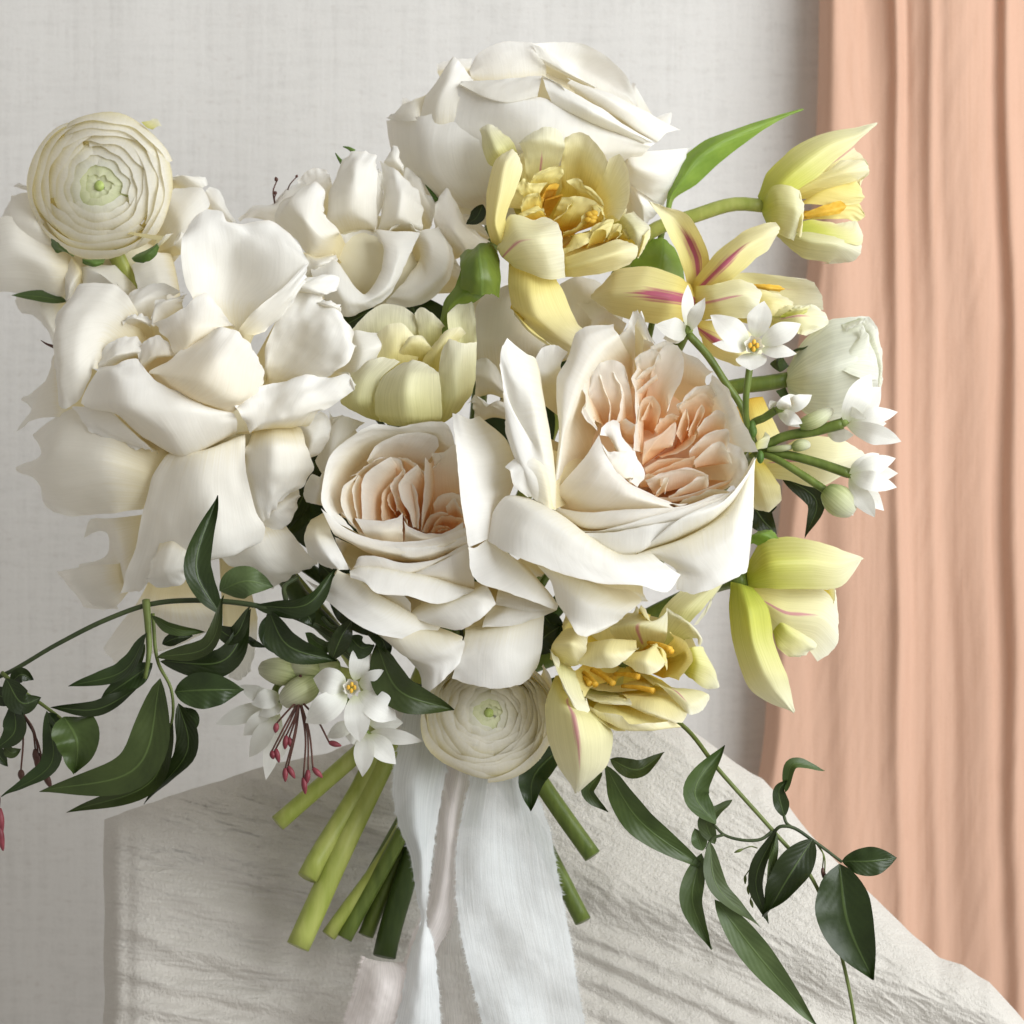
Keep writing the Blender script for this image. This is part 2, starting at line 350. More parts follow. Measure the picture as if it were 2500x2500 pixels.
M['nar'] = petal_mat('narcissus_petal', [(0.0, (0.72, 0.76, 0.50)), (0.25, (0.86, 0.865, 0.82)), (1.0, (0.89, 0.89, 0.87))], veins=0.08, rough=0.42, tan=0.0)
M['narbud'] = petal_mat('narcissus_bud_skin', [(0.0, (0.30, 0.40, 0.10)), (0.4, (0.62, 0.66, 0.34)), (1.0, (0.84, 0.84, 0.70))], veins=0.2, rough=0.42, tan=0.0)
M['stamen'] = plain_mat('orange_stamen', (0.66, 0.36, 0.03), (0.76, 0.50, 0.08), rough=0.6, nscale=400)
M['leaf'] = leaf_mat('jasmine_leaf', (0.014, 0.028, 0.007), (0.026, 0.048, 0.011))
M['leaf2'] = leaf_mat('jasmine_leaf_pale', (0.055, 0.09, 0.032), (0.09, 0.135, 0.05), rough=0.5)
M['leafmid'] = leaf_mat('jasmine_leaf_mid', (0.030, 0.052, 0.012), (0.050, 0.080, 0.020), rough=0.42)
M['tleaf'] = leaf_mat('tulip_leaf', (0.13, 0.23, 0.035), (0.23, 0.36, 0.06), rough=0.4, trans=0.2)
M['sepal'] = plain_mat('green_sepal', (0.05, 0.11, 0.015), (0.12, 0.20, 0.04), rough=0.5, nscale=150)
M['stem'] = plain_mat('flower_stem', (0.085, 0.125, 0.022), (0.15, 0.20, 0.04), rough=0.4, nscale=30, stretch=(8, 8, 1))
M['stem_lt'] = plain_mat('pale_tulip_stem', (0.27, 0.32, 0.06), (0.41, 0.44, 0.13), rough=0.38, nscale=26, stretch=(6, 6, 1))
M['stem_dk'] = plain_mat('dark_rose_stem', (0.028, 0.05, 0.010), (0.055, 0.09, 0.018), rough=0.45, nscale=40, stretch=(6, 6, 1))
M['vine'] = plain_mat('jasmine_vine', (0.03, 0.045, 0.018), (0.06, 0.08, 0.03), rough=0.5, nscale=120)
M['vine_lt'] = plain_mat('young_jasmine_vine', (0.10, 0.13, 0.03), (0.16, 0.20, 0.06), rough=0.5, nscale=120)
M['twig'] = plain_mat('dark_red_twig', (0.07, 0.035, 0.025), (0.12, 0.05, 0.04), rough=0.5, nscale=120)
M['redbud'] = plain_mat('red_jasmine_bud', (0.15, 0.025, 0.035), (0.27, 0.06, 0.075), rough=0.45, nscale=120)
M['heart'] = plain_mat('ranunculus_heart', (0.30, 0.40, 0.10), (0.48, 0.56, 0.20), rough=0.5, nscale=600)
M['core'] = plain_mat('cream_petal_base', (0.74, 0.69, 0.50), (0.80, 0.76, 0.60), rough=0.6)
M['core_peach'] = plain_mat('peach_petal_base', (0.94, 0.68, 0.47), (0.95, 0.75, 0.56), rough=0.6)
# ------------------------------------------------------------------ the setting: linen backdrop, peach curtain, draped gauze
def fabric_mat(name, c1, c2, fine, streak, bump, dist, trans=0.0, fleck=None, rough=0.85, sheen=0.2, weave=None, distort=0.0):
    m, nt, new, link = nmat(name)
    tc = new('ShaderNodeTexCoord'); ob = tc.outputs['Object']
    a = mapped(new, link, ob, streak[0], detail=6, rough=0.65)
    b = mapped(new, link, ob, streak[1], detail=6, rough=0.65)
    f = mapped(new, link, ob, (fine, fine, fine), detail=3)
    a.inputs['Distortion'].default_value = distort; b.inputs['Distortion'].default_value = distort * 2
    s = new('ShaderNodeMath'); s.operation = 'ADD'; link(a.outputs[0], s.inputs[0]); link(b.outputs[0], s.inputs[1])
    s1 = new('ShaderNodeMath'); s1.operation = 'MULTIPLY_ADD'; link(f.outputs[0], s1.inputs[0]); s1.inputs[1].default_value = 0.6; link(s.outputs[0], s1.inputs[2])
    r = ramp(new, [(0.95 / 1.6 - 0.14, c1), (0.95 / 1.6 + 0.12, c2)])
    dv = new('ShaderNodeMath'); dv.operation = 'DIVIDE'; link(s1.outputs[0], dv.inputs[0]); dv.inputs[1].default_value = 2.2 / 1.0
    mr = new('ShaderNodeMapRange'); mr.inputs[1].default_value = 0.36; mr.inputs[2].default_value = 0.64; mr.inputs[3].default_value = 0.42; mr.inputs[4].default_value = 0.74
    link(dv.outputs[0], mr.inputs[0]); link(mr.outputs[0], r.inputs[0])
    col = r.outputs[0]
    if fleck:
        k = mapped(new, link, ob, fleck[0], detail=2); k2 = new('ShaderNodeMapRange'); k2.inputs[1].default_value = 0.62; k2.inputs[2].default_value = 0.72; k2.inputs[4].default_value = fleck[2]
        link(k.outputs[0], k2.inputs[0])
        x = new('ShaderNodeMix'); x.data_type = 'RGBA'; link(k2.outputs[0], x.inputs[0]); link(col, x.inputs[6]); x.inputs[7].default_value = (*fleck[1], 1); col = x.outputs[2]
    bs = new('ShaderNodeBsdfPrincipled'); link(col, bs.inputs['Base Color']); bs.inputs['Roughness'].default_value = rough; bs.inputs['Specular IOR Level'].default_value = 0.1; bs.inputs['Sheen Weight'].default_value = sheen
    h = s1.outputs[0]
    if weave:
        wv = mapped(new, link, ob, (weave, weave, weave), 'ShaderNodeTexVoronoi')
        hm = new('ShaderNodeMath'); hm.operation = 'MULTIPLY_ADD'; link(wv.outputs[0], hm.inputs[0]); hm.inputs[1].default_value = -0.55; link(h, hm.inputs[2]); h = hm.outputs[0]
    bp = new('ShaderNodeBump'); bp.inputs['Strength'].default_value = bump; bp.inputs['Distance'].default_value = dist; link(h, bp.inputs['Height']); link(bp.outputs[0], bs.inputs['Normal'])
    sh = bs.outputs[0]
    if trans:
        tr = new('ShaderNodeBsdfTranslucent'); link(col, tr.inputs[0]); mx = new('ShaderNodeMixShader'); mx.inputs[0].default_value = trans
        link(sh, mx.inputs[1]); link(tr.outputs[0], mx.inputs[2]); sh = mx.outputs[0]
    out = new('ShaderNodeOutputMaterial'); link(sh, out.inputs[0])
    return m
linen = fabric_mat('linen_backdrop', (0.58, 0.565, 0.545), (0.67, 0.655, 0.635), 700, ((160, 160, 9), (30, 30, 190)), 0.35, 0.0012, fleck=((150, 150, 420), (0.50, 0.46, 0.43), 0.35))
peach = fabric_mat('peach_silk', (0.65, 0.40, 0.285), (0.71, 0.455, 0.335), 700, ((420, 420, 6), (160, 160, 18)), 0.35, 0.0009, trans=0.2, distort=0.35)
gauze = fabric_mat('cotton_gauze', (0.57, 0.54, 0.495), (0.63, 0.60, 0.555), 1500, ((500, 500, 900), (900, 900, 500)), 0.6, 0.001, weave=560)

def nz(x, y, z=0.0): return noise.noise(Vector((x, y, z)))
# backdrop: one hung sheet of linen with faint long waves
nx, ny = 120, 60; G = np.empty((ny, nx, 3))
for i in range(ny):
    for j in range(nx):
        x = -1.1 + 2.4 * j / (nx - 1); z = -0.6 + 2.2 * i / (ny - 1)
        y = 0.36 + 0.004 * nz(x * 5, z * 0.7) + 0.0022 * nz(x * 17, z * 1.5, 4)
        y += 0.0035 * math.exp(-((x + 0.030 - 0.01 * nz(z * 3, 2)) / 0.004) ** 2) * min(1, max(0, (z - 0.50) / 0.06))
        G[i, j] = (x, y, z)
backdrop = grid_mesh('backdrop', G, linen, world=True); backdrop['kind'] = 'structure'

# peach curtain: hanging silk with long folds, its left edge leaning inwards
LE = cr([(1548, -300, 0), (1546, 0, 0), (1540, 250, 0), (1526, 480, 0), (1500, 700, 0), (1478, 900, 0), (1452, 1200, 0), (1440, 1400, 0), (1415, 1560, 0), (1395, 1800, 0), (1380, 2300, 0)], 160)
nx, ny = 240, 160; G = np.empty((ny, nx, 3))
def ridge(x, c, w, h): 
    t = (x - c) / w
    return h * math.exp(-t * t)
for i in range(ny):
    v = i / (ny - 1); Y = LE[i, 1]
    for j in range(nx):
        u = j / (nx - 1); X = LE[i, 0] + (2420 - LE[i, 0]) * u
        q = X + 10 * nz(X * .006, Y * .0025) - 14 * (Y / 1932)
        am = 0.5 + 0.5 * nz(X * .004, Y * .0018, 21)
        d = -1220 + 40 * nz(q * .007, Y * .0009, 3) + 5 * am * nz(q * .045, Y * .0022, 8) + 3 * (1 - am) * nz((q + .35 * Y) * .035, (Y - .2 * q) * .004, 5) + 1.3 * nz((q + .3 * Y) * .09, (Y - .3 * q) * .010, 6)
        for c, w_, h_ in ((1580, 20, 14), (1690, 11, 34), (1706, 9, -12), (1755, 11, 16), (1830, 50, 18), (1905, 18, 34), (1884, 12, -24), (1640, 26, -12)):
            sl = 0.0 if c != 1870 else (-22 * math.sin(Y / 1932 * 3))
            d += ridge(q, c + sl, w_ + 9 * (Y / 1932), 1.0 * h_ * (0.75 + 0.35 * nz(Y * .002, c)))
        d -= 80 * max(0.0, 1 - u / 0.035) ** 2
        G[i, j] = (X, Y, d)
curtain = grid_mesh('peach_curtain', G, peach); tag(curtain, 'peach silk curtain hanging in long soft folds beside the linen backdrop', 'curtain')

# draped gauze over the stand the bouquet leans on
TOP = [(150, 1580), (197, 1546), (280, 1514), (384, 1482), (440, 1464), (560, 1432), (656, 1405), (800, 1360), (950, 1325), (1120, 1325), (1230, 1338), (1291, 1368), (1340, 1402), (1391, 1440), (1439, 1469), (1471, 1504), (1531, 1577), (1616, 1662), (1691, 1732), (1771, 1805), (1816, 1822), (1866, 1852), (1916, 1907), (1980, 1985)]
tx = [p[0] for p in TOP]; ty = [p[1] for p in TOP]
nx, ny = 460, 380; G = np.empty((ny, nx, 3))
def gfold(X, Y, x0, y0, x1, y1, w, h):
    L = math.hypot(x1 - x0, y1 - y0); ux, uy = (x1 - x0) / L, (y1 - y0) / L
    a = (X - x0) * ux + (Y - y0) * uy; b = -(X - x0) * uy + (Y - y0) * ux
    e = min(1, max(0, (a + 60) / 160)); ww = w * (1 + 0.7 * a / L)
    b += 8 * nz(a * .012, x0)
    return h * e * math.exp(-(b / ww) ** 2)
for j in range(nx):
    X = 197 + (1975 - 197) * j / (nx - 1)
    yt = float(np.interp(X, tx, ty)) + 3 * nz(X * .03, 1) + 5 * nz(X * .009, 6)
    for i in range(ny):
        t = i / (ny - 1)
        if t < 0.06: Y = yt + 26 * (0.06 - t) / 0.06; back = (0.06 - t) / 0.06 * 150
        else: Y = yt + (2300 - yt) * ((t - 0.06) / 0.94) ** 1.15; back = 0
        d = -330 + 300 * min(1.35, max(0, (Y - 1330) / 600.0)) ** 0.8
        e = max(0.0, (Y - yt)); d -= 70 * math.exp(-e / 26) + back
        lx = X - 197; d -= 120 * math.exp(-lx / 16.0)
        lf = min(1, max(0, (1130 - X) / 120))
        if lf:
            # fine crepe wrinkles, slanting on the upper left and flattening lower down
            ang = math.radians(30 - 26 * min(1, max(0, (Y - 1500) / 380))) ; ca, sa = math.cos(ang), math.sin(ang)
            a = X * ca + Y * sa; b = -X * sa + Y * ca
            b += 14 * nz(a * .008, b * .01, 2)
            b += 10 * nz(a * .02, b * .03, 12)
            wr = 1 - 2.2 * abs(nz(a * .011, b * .05, 7)); wr2 = 1 - 2.2 * abs(nz(a * .024, b * .11, 9)); wr3 = nz(a * .05, b * .22, 14)
            d += lf * (4.6 * wr * (0.6 + 0.8 * nz(a * .004, b * .008, 41)) + 3.2 * wr2 * (0.7 + 0.8 * nz(a * .007, b * .012, 43)) + 0.8 * wr3 + 13 * nz(a * .003, b * .012, 3)) + 6 * math.exp(-((lx - 18) / 13) ** 2) - 5 * math.exp(-((lx - 46) / 12) ** 2)
        if lf:
            for q_ in ((470, 1462, 720, 1570, 11, 20), (270, 1535, 700, 1720, 26, 18), (215, 1640, 700, 1810, 20, 16), (205, 1745, 700, 1890, 16, 18), (205, 1830, 700, 1935, 14, 20), (210, 1890, 700, 1975, 12, 18)):
                d += lf * gfold(X, Y, *q_)
        fr = min(1, max(0, (X - 1000) / 120))
        if fr:
            g = gfold(X, Y, 1060, 1650, 1760, 1850, 46, 60) + gfold(X, Y, 1060, 1745, 1700, 2000, 15, 26) + gfold(X, Y, 1060, 1775, 1560, 2000, 13, 30) + gfold(X, Y, 1060, 1820, 1420, 1990, 15, 32) + gfold(X, Y, 1060, 1870, 1300, 1990, 16, 30) + gfold(X, Y, 1060, 1920, 1300, 2040, 16, 26) + gfold(X, Y, 1500, 1850, 2000, 1930, 40, 26)
            g += gfold(X, Y, 1130, 1470, 1560, 1700, 40, 12) + gfold(X, Y, 1250, 1420, 1500, 1560, 24, 10)
            a = X * .9 + Y * .43; b = -X * .43 + Y * .9
            g += 4.2 * (1 - abs(nz(a * .012, b * .05, 17)) * 2) + 2.2 * (1 - 2 * abs(nz(a * .03, b * .10, 18))) + 0.9 * nz(a * .06, b * .2, 19)
            d += fr * g * 0.7
        G[i, j] = (X + (7 * nz(Y * .012, 3) + 9 * nz(Y * .004, 5)) * math.exp(-lx / 70), Y, d)
drape = grid_mesh('draped_cloth', G, gauze); tag(drape, 'crinkled off-white gauze cloth draped behind and below the bouquet stems', 'cloth')
# ------------------------------------------------------------------ stems: every flower's stem runs through the tie
TIE = (880, 1330, -40)
_rs = random.Random(4)
def stem(t, start, mid, end, r, mat, r1=None, tie=None, name='stem', n=40):
    o = _rs.uniform(-38, 38), _rs.uniform(-15, 15), _rs.uniform(-30, 30)
    tp = tie or (TIE[0] + o[0], TIE[1] + o[1], TIE[2] + o[2])
    pts = [start] + ([mid] if mid else []) + [tp] + ([end] if end else [(tp[0] - o[0] * .6, 1560, -30)])
    return tube(name, pts, r * 0.8, r1 or r, mat, t, n=n, seg=12, bump=0.06)

# ================================================================== garden rose, blush heart, left of the pair
D = 260
t = thing('garden_rose', 'blush-hearted garden rose, the smaller one, above the lower white ranunculus', 'rose', (790, 1080, 60))
p = lambda s, m='rlip', **k: petal(t, FN, D, s, M[m], **dict(dict(dz=0.45 if m[:5] == 'peach' else 1.0), **k))
# outer cup wall, seen from inside, running round the top and left
p('420,1020,-70 360,860,-80 400,640,-90 560,470,-95 800,420,-95 1130,430,-90 1300,600,-70 / 300,950,-20 240,800,-25 280,580,-25 500,360,-30 800,300,-30 1090,290,-25 1290,420,-15 / 430,1085,10 240,990,5 160,850,5 170,620,0 215,480,0 310,370,0 420,280,3 560,202,5 700,205,2 800,216,0 900,190,0 1000,172,0 1200,188,0 1270,300,0', 'blush', nu=40, ruffle=3, waves=9)
p('600,620,-95 780,560,-100 960,620,-95 / 550,520,-45 780,440,-55 1040,520,-50 / 535,500,-15 600,385,-12 720,305,-8 840,272,-8 1000,262,-8 1125,290,-12 1142,380,-22', 'blush', nu=22)
p('420,700,-60 520,600,-80 640,560,-85 / 440,620,-20 540,540,-25 620,480,-30 / 390,640,-14 470,600,-12 540,530,-14 700,470,-20', 'blush')
p('480,660,-80 460,820,-90 480,980,-80 / 420,680,-40 380,830,-40 420,990,-40 / 470,610,-20 345,710,-8 315,830,-3 350,950,-3 435,1062,2', 'peach')
p('500,650,-90 490,820,-98 495,990,-95 / 465,618,-22 415,720,-14 420,850,-12 452,990,-14', 'peach')
p('850,580,-70 720,720,-100 655,850,-110 655,1010,-110 / 790,530,-32 690,620,-38 600,760,-48 585,900,-55 590,1005,-55 / 740,465,-16 620,530,-8 520,620,-6 490,720,-6 493,850,-10 498,1005,-16', 'peach', nu=20)
p('770,560,-40 840,620,-60 850,760,-90 / 735,465,-16 810,480,-18 855,590,-22 860,690,-30', 'peach')
p('760,720,-110 735,850,-115 735,1000,-105 / 742,680,-52 672,760,-44 660,850,-44 665,1005,-50', 'peachdeep')
p('880,640,-100 850,760,-105 850,900,-100 / 850,560,-25 770,650,-28 733,705,-32 770,830,-42 785,925,-48', 'peach')
p('790,780,-90 760,880,-100 780,960,-100 / 740,760,-55 710,800,-48 725,870,-46 770,940,-46', 'peachdeep')
p('870,820,-90 850,900,-95 870,960,-90 / 800,800,-50 780,860,-48 820,930,-45 860,965,-42', 'peachdeep')
p('1025,640,-65 980,800,-100 985,1060,-90 / 990,580,-30 905,720,-42 930,880,-48 950,1060,-40 / 965,530,-14 860,620,-10 806,700,-8 830,830,-14 895,960,-18 922,1062,-18', 'peach', nu=18)
p('900,760,-90 910,900,-95 930,1050,-80 / 915,680,-28 965,790,-24 976,930,-24 962,1072,-24', 'peach')
p('850,500,-80 900,540,-90 980,600,-95 1020,640,-95 / 800,470,-24 880,480,-30 950,530,-28 1020,590,-26', 'peach')
p('1105,470,-60 1112,620,-75 1100,780,-85 1040,940,-85 1000,1085,-60 / 1070,520,-30 1070,700,-40 1060,850,-45 1020,980,-45 990,1085,-40 / 1030,470,-14 1022,600,-18 1018,800,-22 995,980,-28 988,1090,-28', 'peach', nu=18)
p('1110,560,-70 1130,500,-75 1145,490,-75 / 1080,440,-18 1120,430,-14 1165,460,-18 1145,510,-26 1080,570,-35', 'peach')
p('1100,820,-90 1250,800,-95 1370,800,-80 / 1095,600,-62 1200,600,-66 1360,600,-50 / 1110,440,-12 1200,420,-10 1262,370,-4 1380,380,0', 'peach')
for s, m in (('1110,960,-95 1210,930,-95 1350,950,-80 / 1095,860,-40 1150,792,-34 1240,765,-30 1360,800,-26', 'peach'),
             ('1215,960,-80 1280,930,-85 1350,980,-80 / 1205,890,-36 1270,815,-30 1310,870,-30 1345,940,-30', 'peach'),
             ('1040,1110,-70 1120,1010,-80 1220,960,-80 / 998,1092,-38 1070,965,-34 1150,930,-34 1222,940,-34', 'peach'),
             ('1090,1100,-75 1160,1030,-85 1330,1030,-80 / 1105,1040,-40 1160,970,-36 1230,960,-36 1345,985,-30', 'peachdeep'),
             ('1120,1110,-75 1180,1085,-80 1260,1080,-75 / 1070,1105,-36 1110,1062,-34 1200,1048,-34 1255,1080,-34', 'peachdeep'),
             ('1170,1110,-70 1200,1100,-70 1240,1100,-70 / 1130,1100,-36 1165,1075,-32 1210,1072,-32 1235,1095,-34', 'peachdeep'),
             ('1140,1130,-60 1230,1120,-65 1340,1060,-60 / 1200,1105,-32 1255,1085,-30 1300,1040,-30 1345,1005,-28', 'peachdeep')):
    p(s, m)
# front of the cup, seen from outside
p('500,1180,-40 470,1120,-50 400,1000,-60 / 560,1180,-6 470,1090,-20 360,960,-24 / 620,1170,2 480,1100,-6 390,1030,-6 330,930,-8', 'blush')
p('560,1200,-5 700,1215,5 845,1215,-5 / 500,1090,15 680,1090,25 838,1080,12 / 435,985,-4 560,1000,4 700,1002,5 800,972,0 838,938,-8', 'blush')
p('850,1215,-8 1000,1225,5 1200,1190,0 1370,1120,-10 / 862,1100,8 980,1150,20 1200,1150,15 1350,1080,0 / 846,1000,-6 870,1045,-2 960,1090,3 1060,1118,5 1200,1108,0 1350,1020,-10', 'blush')
p('850,960,-20 870,1000,-15 880,1060,-20 / 850,985,-8 858,975,-4 880,1000,-2 885,1060,-6', 'blush')
p('320,1150,-20 560,1280,0 900,1340,10 1250,1260,0 1400,1180,-20 / 260,1120,18 460,1205,30 850,1290,42 1200,1215,36 1390,1140,10 / 150,900,8 300,1025,14 450,1112,20 620,1166,26 850,1183,30 1050,1165,28 1200,1122,22 1370,1060,8', 'blush', nu=26)
p('760,1300,10 900,1335,20 1060,1340,20 1400,1230,0 / 740,1262,34 900,1312,46 1050,1290,46 1395,1185,20 / 720,1222,34 900,1228,40 1110,1212,40 1390,1120,14', 'blush')
p('400,1420,-10 700,1450,5 950,1470,15 1380,1300,10 / 420,1400,26 640,1405,40 900,1440,52 1150,1340,46 1395,1240,22 / 440,1395,18 468,1312,24 600,1300,34 840,1360,46 1100,1330,44 1390,1185,16', 'blush', nu=22)
p('900,1500,10 1150,1560,30 1440,1620,20 / 960,1465,48 1180,1480,62 1440,1520,44 / 885,1442,38 1100,1372,48 1300,1272,44 1400,1215,24', 'blush')
p('520,1400,-20 900,1440,10 1420,1560,10 / 395,1420,36 460,1396,46 700,1420,62 1000,1482,72 1200,1532,70 1440,1590,50 / 395,1450,52 520,1480,68 760,1530,82 1050,1610,88 1440,1610,66 / 400,1482,56 530,1535,76 600,1612,92 880,1640,98 1100,1702,100 1200,1702,96 1380,1620,72', nu=24)
p('610,1620,20 700,1680,30 820,1760,30 / 610,1610,40 850,1640,52 905,1700,50 908,1790,40')
p('1000,1700,10 1300,1600,10 1540,1540,10 / 905,1795,46 1200,1712,78 1400,1640,84 1558,1568,62 / 1000,1850,66 1250,1790,96 1500,1700,100 1600,1640,76 / 1150,1895,66 1330,1925,104 1500,1825,112 1625,1705,84', nu=20)
p('60,1000,-60 130,960,-50 180,930,-45 / 5,1150,-30 120,1150,10 255,1150,5 / 60,1320,-20 200,1300,25 335,1300,15 / 210,1400,-10 300,1420,20 388,1415,15')
p('400,1200,-80 330,1300,-80 420,1420,-60 / 260,1140,-20 330,1300,-25 390,1420,-10')
p('250,1450,-20 500,1550,0 800,1750,0 1000,1850,0 / 285,1430,30 480,1510,45 600,1620,52 800,1725,56 970,1822,56 1160,1892,46 / 200,1560,20 420,1650,55 650,1800,72 900,1900,72 1100,1960,56 / 20,1500,-40 250,1720,40 420,1860,70 620,1960,80 900,2010,70')
g = lambda s, m='rlip', **k: petal(t, FG, D, s, M[m], **k)
g('240,1230,0 420,1320,20 600,1340,20 / 250,1280,30 430,1330,60 690,1375,70 / 300,1330,30 450,1400,72 690,1390,84 / 380,1380,10 480,1458,66 610,1440,86 697,1390,80 / 520,1510,30 580,1500,66 660,1470,66 690,1440,58 / 530,1602,40 545,1600,46 600,1560,60 680,1480,60', nu=18)
g('700,1340,0 860,1310,0 1010,1260,-10 / 700,1370,46 850,1345,60 1012,1292,40 / 672,1460,56 830,1450,72 1004,1420,48 / 650,1540,46 800,1580,64 930,1560,58 985,1500,40')
g('800,1240,10 920,1220,10 1040,1230,0 / 770,1330,46 850,1290,50 1060,1270,30 / 770,1340,50 900,1330,58 1010,1295,44')
g('830,1190,10 930,1190,10 1050,1240,10 / 820,1250,30 930,1275,46 1062,1270,36', )
# the two broad petals rolled outwards at the rose's right
p('1560,500,-70 1700,700,-90 1700,900,-80 1600,1100,-40 / 1500,140,-20 1720,330,0 1790,560,-10 1640,1000,0 1560,1180,20 / 1400,150,20 1520,500,52 1555,900,66 1550,1160,70 / 1300,110,34 1390,520,76 1435,950,90 1490,1190,92 / 1258,100,30 1290,450,80 1340,900,98 1395,1230,100', nu=20, nv=20)
p('1600,1120,0 1700,1250,0 1900,1400,10 / 1540,1170,66 1650,1260,74 1940,1500,70 2130,1680,50 / 1450,1230,92 1600,1380,100 1900,1590,98 2150,1720,60 / 1390,1220,98 1410,1400,108 1440,1495,108 1700,1600,110 1950,1690,100 2130,1760,60', nu=20)
ball('receptacle', (800, 1000, 90), 95, M['core_peach'], t, ax=(1.1, 1, 0.8), seg=16)
stem(t, (800, 1120, 60), None, None, 16, M['stem_dk'])

# ================================================================== garden rose, peach heart, the large right one
D = 300
t = thing('garden_rose', 'large open garden rose with ruffled peach heart and broad rolled white outer petals', 'rose', (1200, 900, 60))
p = lambda s, m='rlip', **k: petal(t, FQ, D, s, M[m], **dict(dict(dz=0.45 if m[:5] == 'peach' else 1.0), **k))
p('560,1240,-80 680,1010,-100 760,830,-100 900,600,-110 1050,450,-110 / 530,1190,-25 610,820,-35 690,620,-40 820,440,-45 960,310,-45 / 497,1190,12 557,800,22 632,560,24 690,430,24 790,290,16 905,205,4 / 490,1200,14 530,800,22 560,550,22 630,390,20 700,240,10 880,170,-6 / 484,1215,0 506,800,6 494,500,0 570,370,-8 622,200,-16 720,160,-20 880,143,-22', 'blush', nu=22, nv=20)
p('900,430,-90 1050,420,-95 1230,400,-95 / 880,240,-35 1030,230,-40 1160,290,-35 / 960,190,-22 1010,60,-20 1040,45,-14', 'rlip')
p('1020,150,-20 1050,190,-14 1080,240,-10 / 1062,50,-12 1100,150,-4 1120,210,-4 1165,280,-10')
p('1130,480,-100 1320,540,-100 1500,580,-90 / 1150,350,-35 1320,400,-40 1500,490,-35 / 1125,295,-14 1230,255,-10 1300,285,-6 1350,332,-4 1450,388,0 1548,470,5', 'blush', ruffle=3)
p('1480,640,-100 1540,740,-100 1590,880,-100 1640,1020,-90 / 1520,560,-20 1600,700,-20 1660,860,-22 1730,1010,-15 / 1545,478,6 1640,560,14 1705,700,20 1780,860,24 1852,1000,14', 'blush', ruffle=4)
p('1560,1060,-70 1640,1200,-60 1560,1300,-50 / 1640,1000,-20 1720,1100,-10 1690,1230,-8 / 1640,930,-20 1760,1000,0 1780,1130,6 1710,1270,4', 'blush', ruffle=4)
# ruffled heart, left stack
p('800,520,-70 760,650,-70 790,820,-60 / 740,480,-25 710,620,-20 740,780,-15 / 722,448,-6 660,535,4 690,650,4 664,735,8 700,800,8 772,862,8', 'peach', ruffle=5, waves=8)
p('780,780,-95 880,800,-100 1010,780,-100 / 715,650,-30 850,620,-32 1000,640,-45 / 708,600,-20 730,480,-14 790,402,-8 880,380,-8 950,425,-14 980,520,-22', 'peach', ruffle=4)
p('840,560,-70 870,680,-80 860,800,-80 / 790,480,-8 810,580,-6 850,680,-8 850,800,-14', 'peach')
p('920,520,-70 970,640,-80 960,800,-80 / 872,462,-6 930,580,-6 922,700,-10 890,800,-16', 'peach', ruffle=3)
p('1090,480,-70 1070,640,-80 1080,820,-90 1075,1010,-70 / 1045,425,-16 1000,510,-6 1025,600,-10 1032,800,-20 1012,990,-22', 'peach', ruffle=3)
p('900,800,-60 960,880,-60 1040,900,-60 1060,980,-60 / 960,780,-20 1030,820,-22 1050,700,-26 1020,640,-20', 'peach')
p('1050,540,-80 1120,560,-85 1180,500,-80 / 1020,380,-18 1060,340,-10 1160,312,-8 1200,350,-12', 'peach', ruffle=3)
p('1040,560,-80 1130,500,-80 1170,460,-70 / 1028,510,-20 1090,450,-16 1155,418,-12', 'peach')
p('1050,640,-80 1130,560,-85 1180,520,-70 / 1030,595,-22 1100,530,-16 1165,475,-12', 'peach')
p('1090,660,-100 1170,690,-105 1230,790,-100 / 1130,480,-50 1210,520,-55 1250,680,-50 / 1160,380,-16 1230,285,-8 1310,285,-4 1350,400,0 1325,550,-4 1275,640,-10 1245,740,-22', 'peach', ruffle=3, nu=20)
p('1080,800,-105 1130,800,-105 1170,830,-100 / 1052,720,-50 1080,640,-38 1140,622,-35 1190,690,-35 1195,740,-38 1165,840,-40', 'peachdeep')
p('1100,790,-105 1120,760,-105 1140,740,-100 / 1065,790,-42 1110,700,-34 1130,660,-34 1140,700,-34', 'peachdeep')
p('1180,900,-110 1230,860,-110 1280,820,-105 / 1150,850,-45 1200,780,-35 1260,750,-32 1320,760,-32', 'peachdeep', ruffle=3)
# right stack
p('1330,760,-100 1400,720,-105 1500,720,-100 / 1300,690,-32 1340,660,-22 1440,570,-12 1530,550,-10 1570,620,-14', 'peach', ruffle=4)
p('1360,800,-100 1450,780,-105 1530,760,-100 / 1320,700,-36 1400,640,-28 1490,610,-22 1560,660,-20', 'peachdeep', ruffle=3)
p('1340,950,-110 1370,880,-115 1390,800,-110 / 1300,880,-42 1330,780,-34 1370,710,-30 1385,770,-30 1375,860,-34', 'peachdeep')
p('1380,960,-105 1420,880,-110 1460,800,-105 / 1390,860,-38 1430,760,-30 1470,680,-24 1490,720,-24 1440,840,-30', 'peachdeep')
p('1450,900,-90 1540,860,-95 1620,860,-90 / 1440,850,-28 1490,780,-20 1580,720,-12 1640,760,-10 1630,830,-14', 'peach')
p('1390,1050,-80 1500,1020,-90 1620,960,-85 / 1390,1000,-34 1450,920,-22 1570,855,-12 1650,855,-8 1660,920,-10 1630,990,-12', 'peach', ruffle=3)
p('1430,1110,-80 1520,1090,-85 1640,1080,-80 / 1420,1060,-24 1500,980,-12 1600,930,-6 1640,980,-4 1680,1080,-4', 'peach')
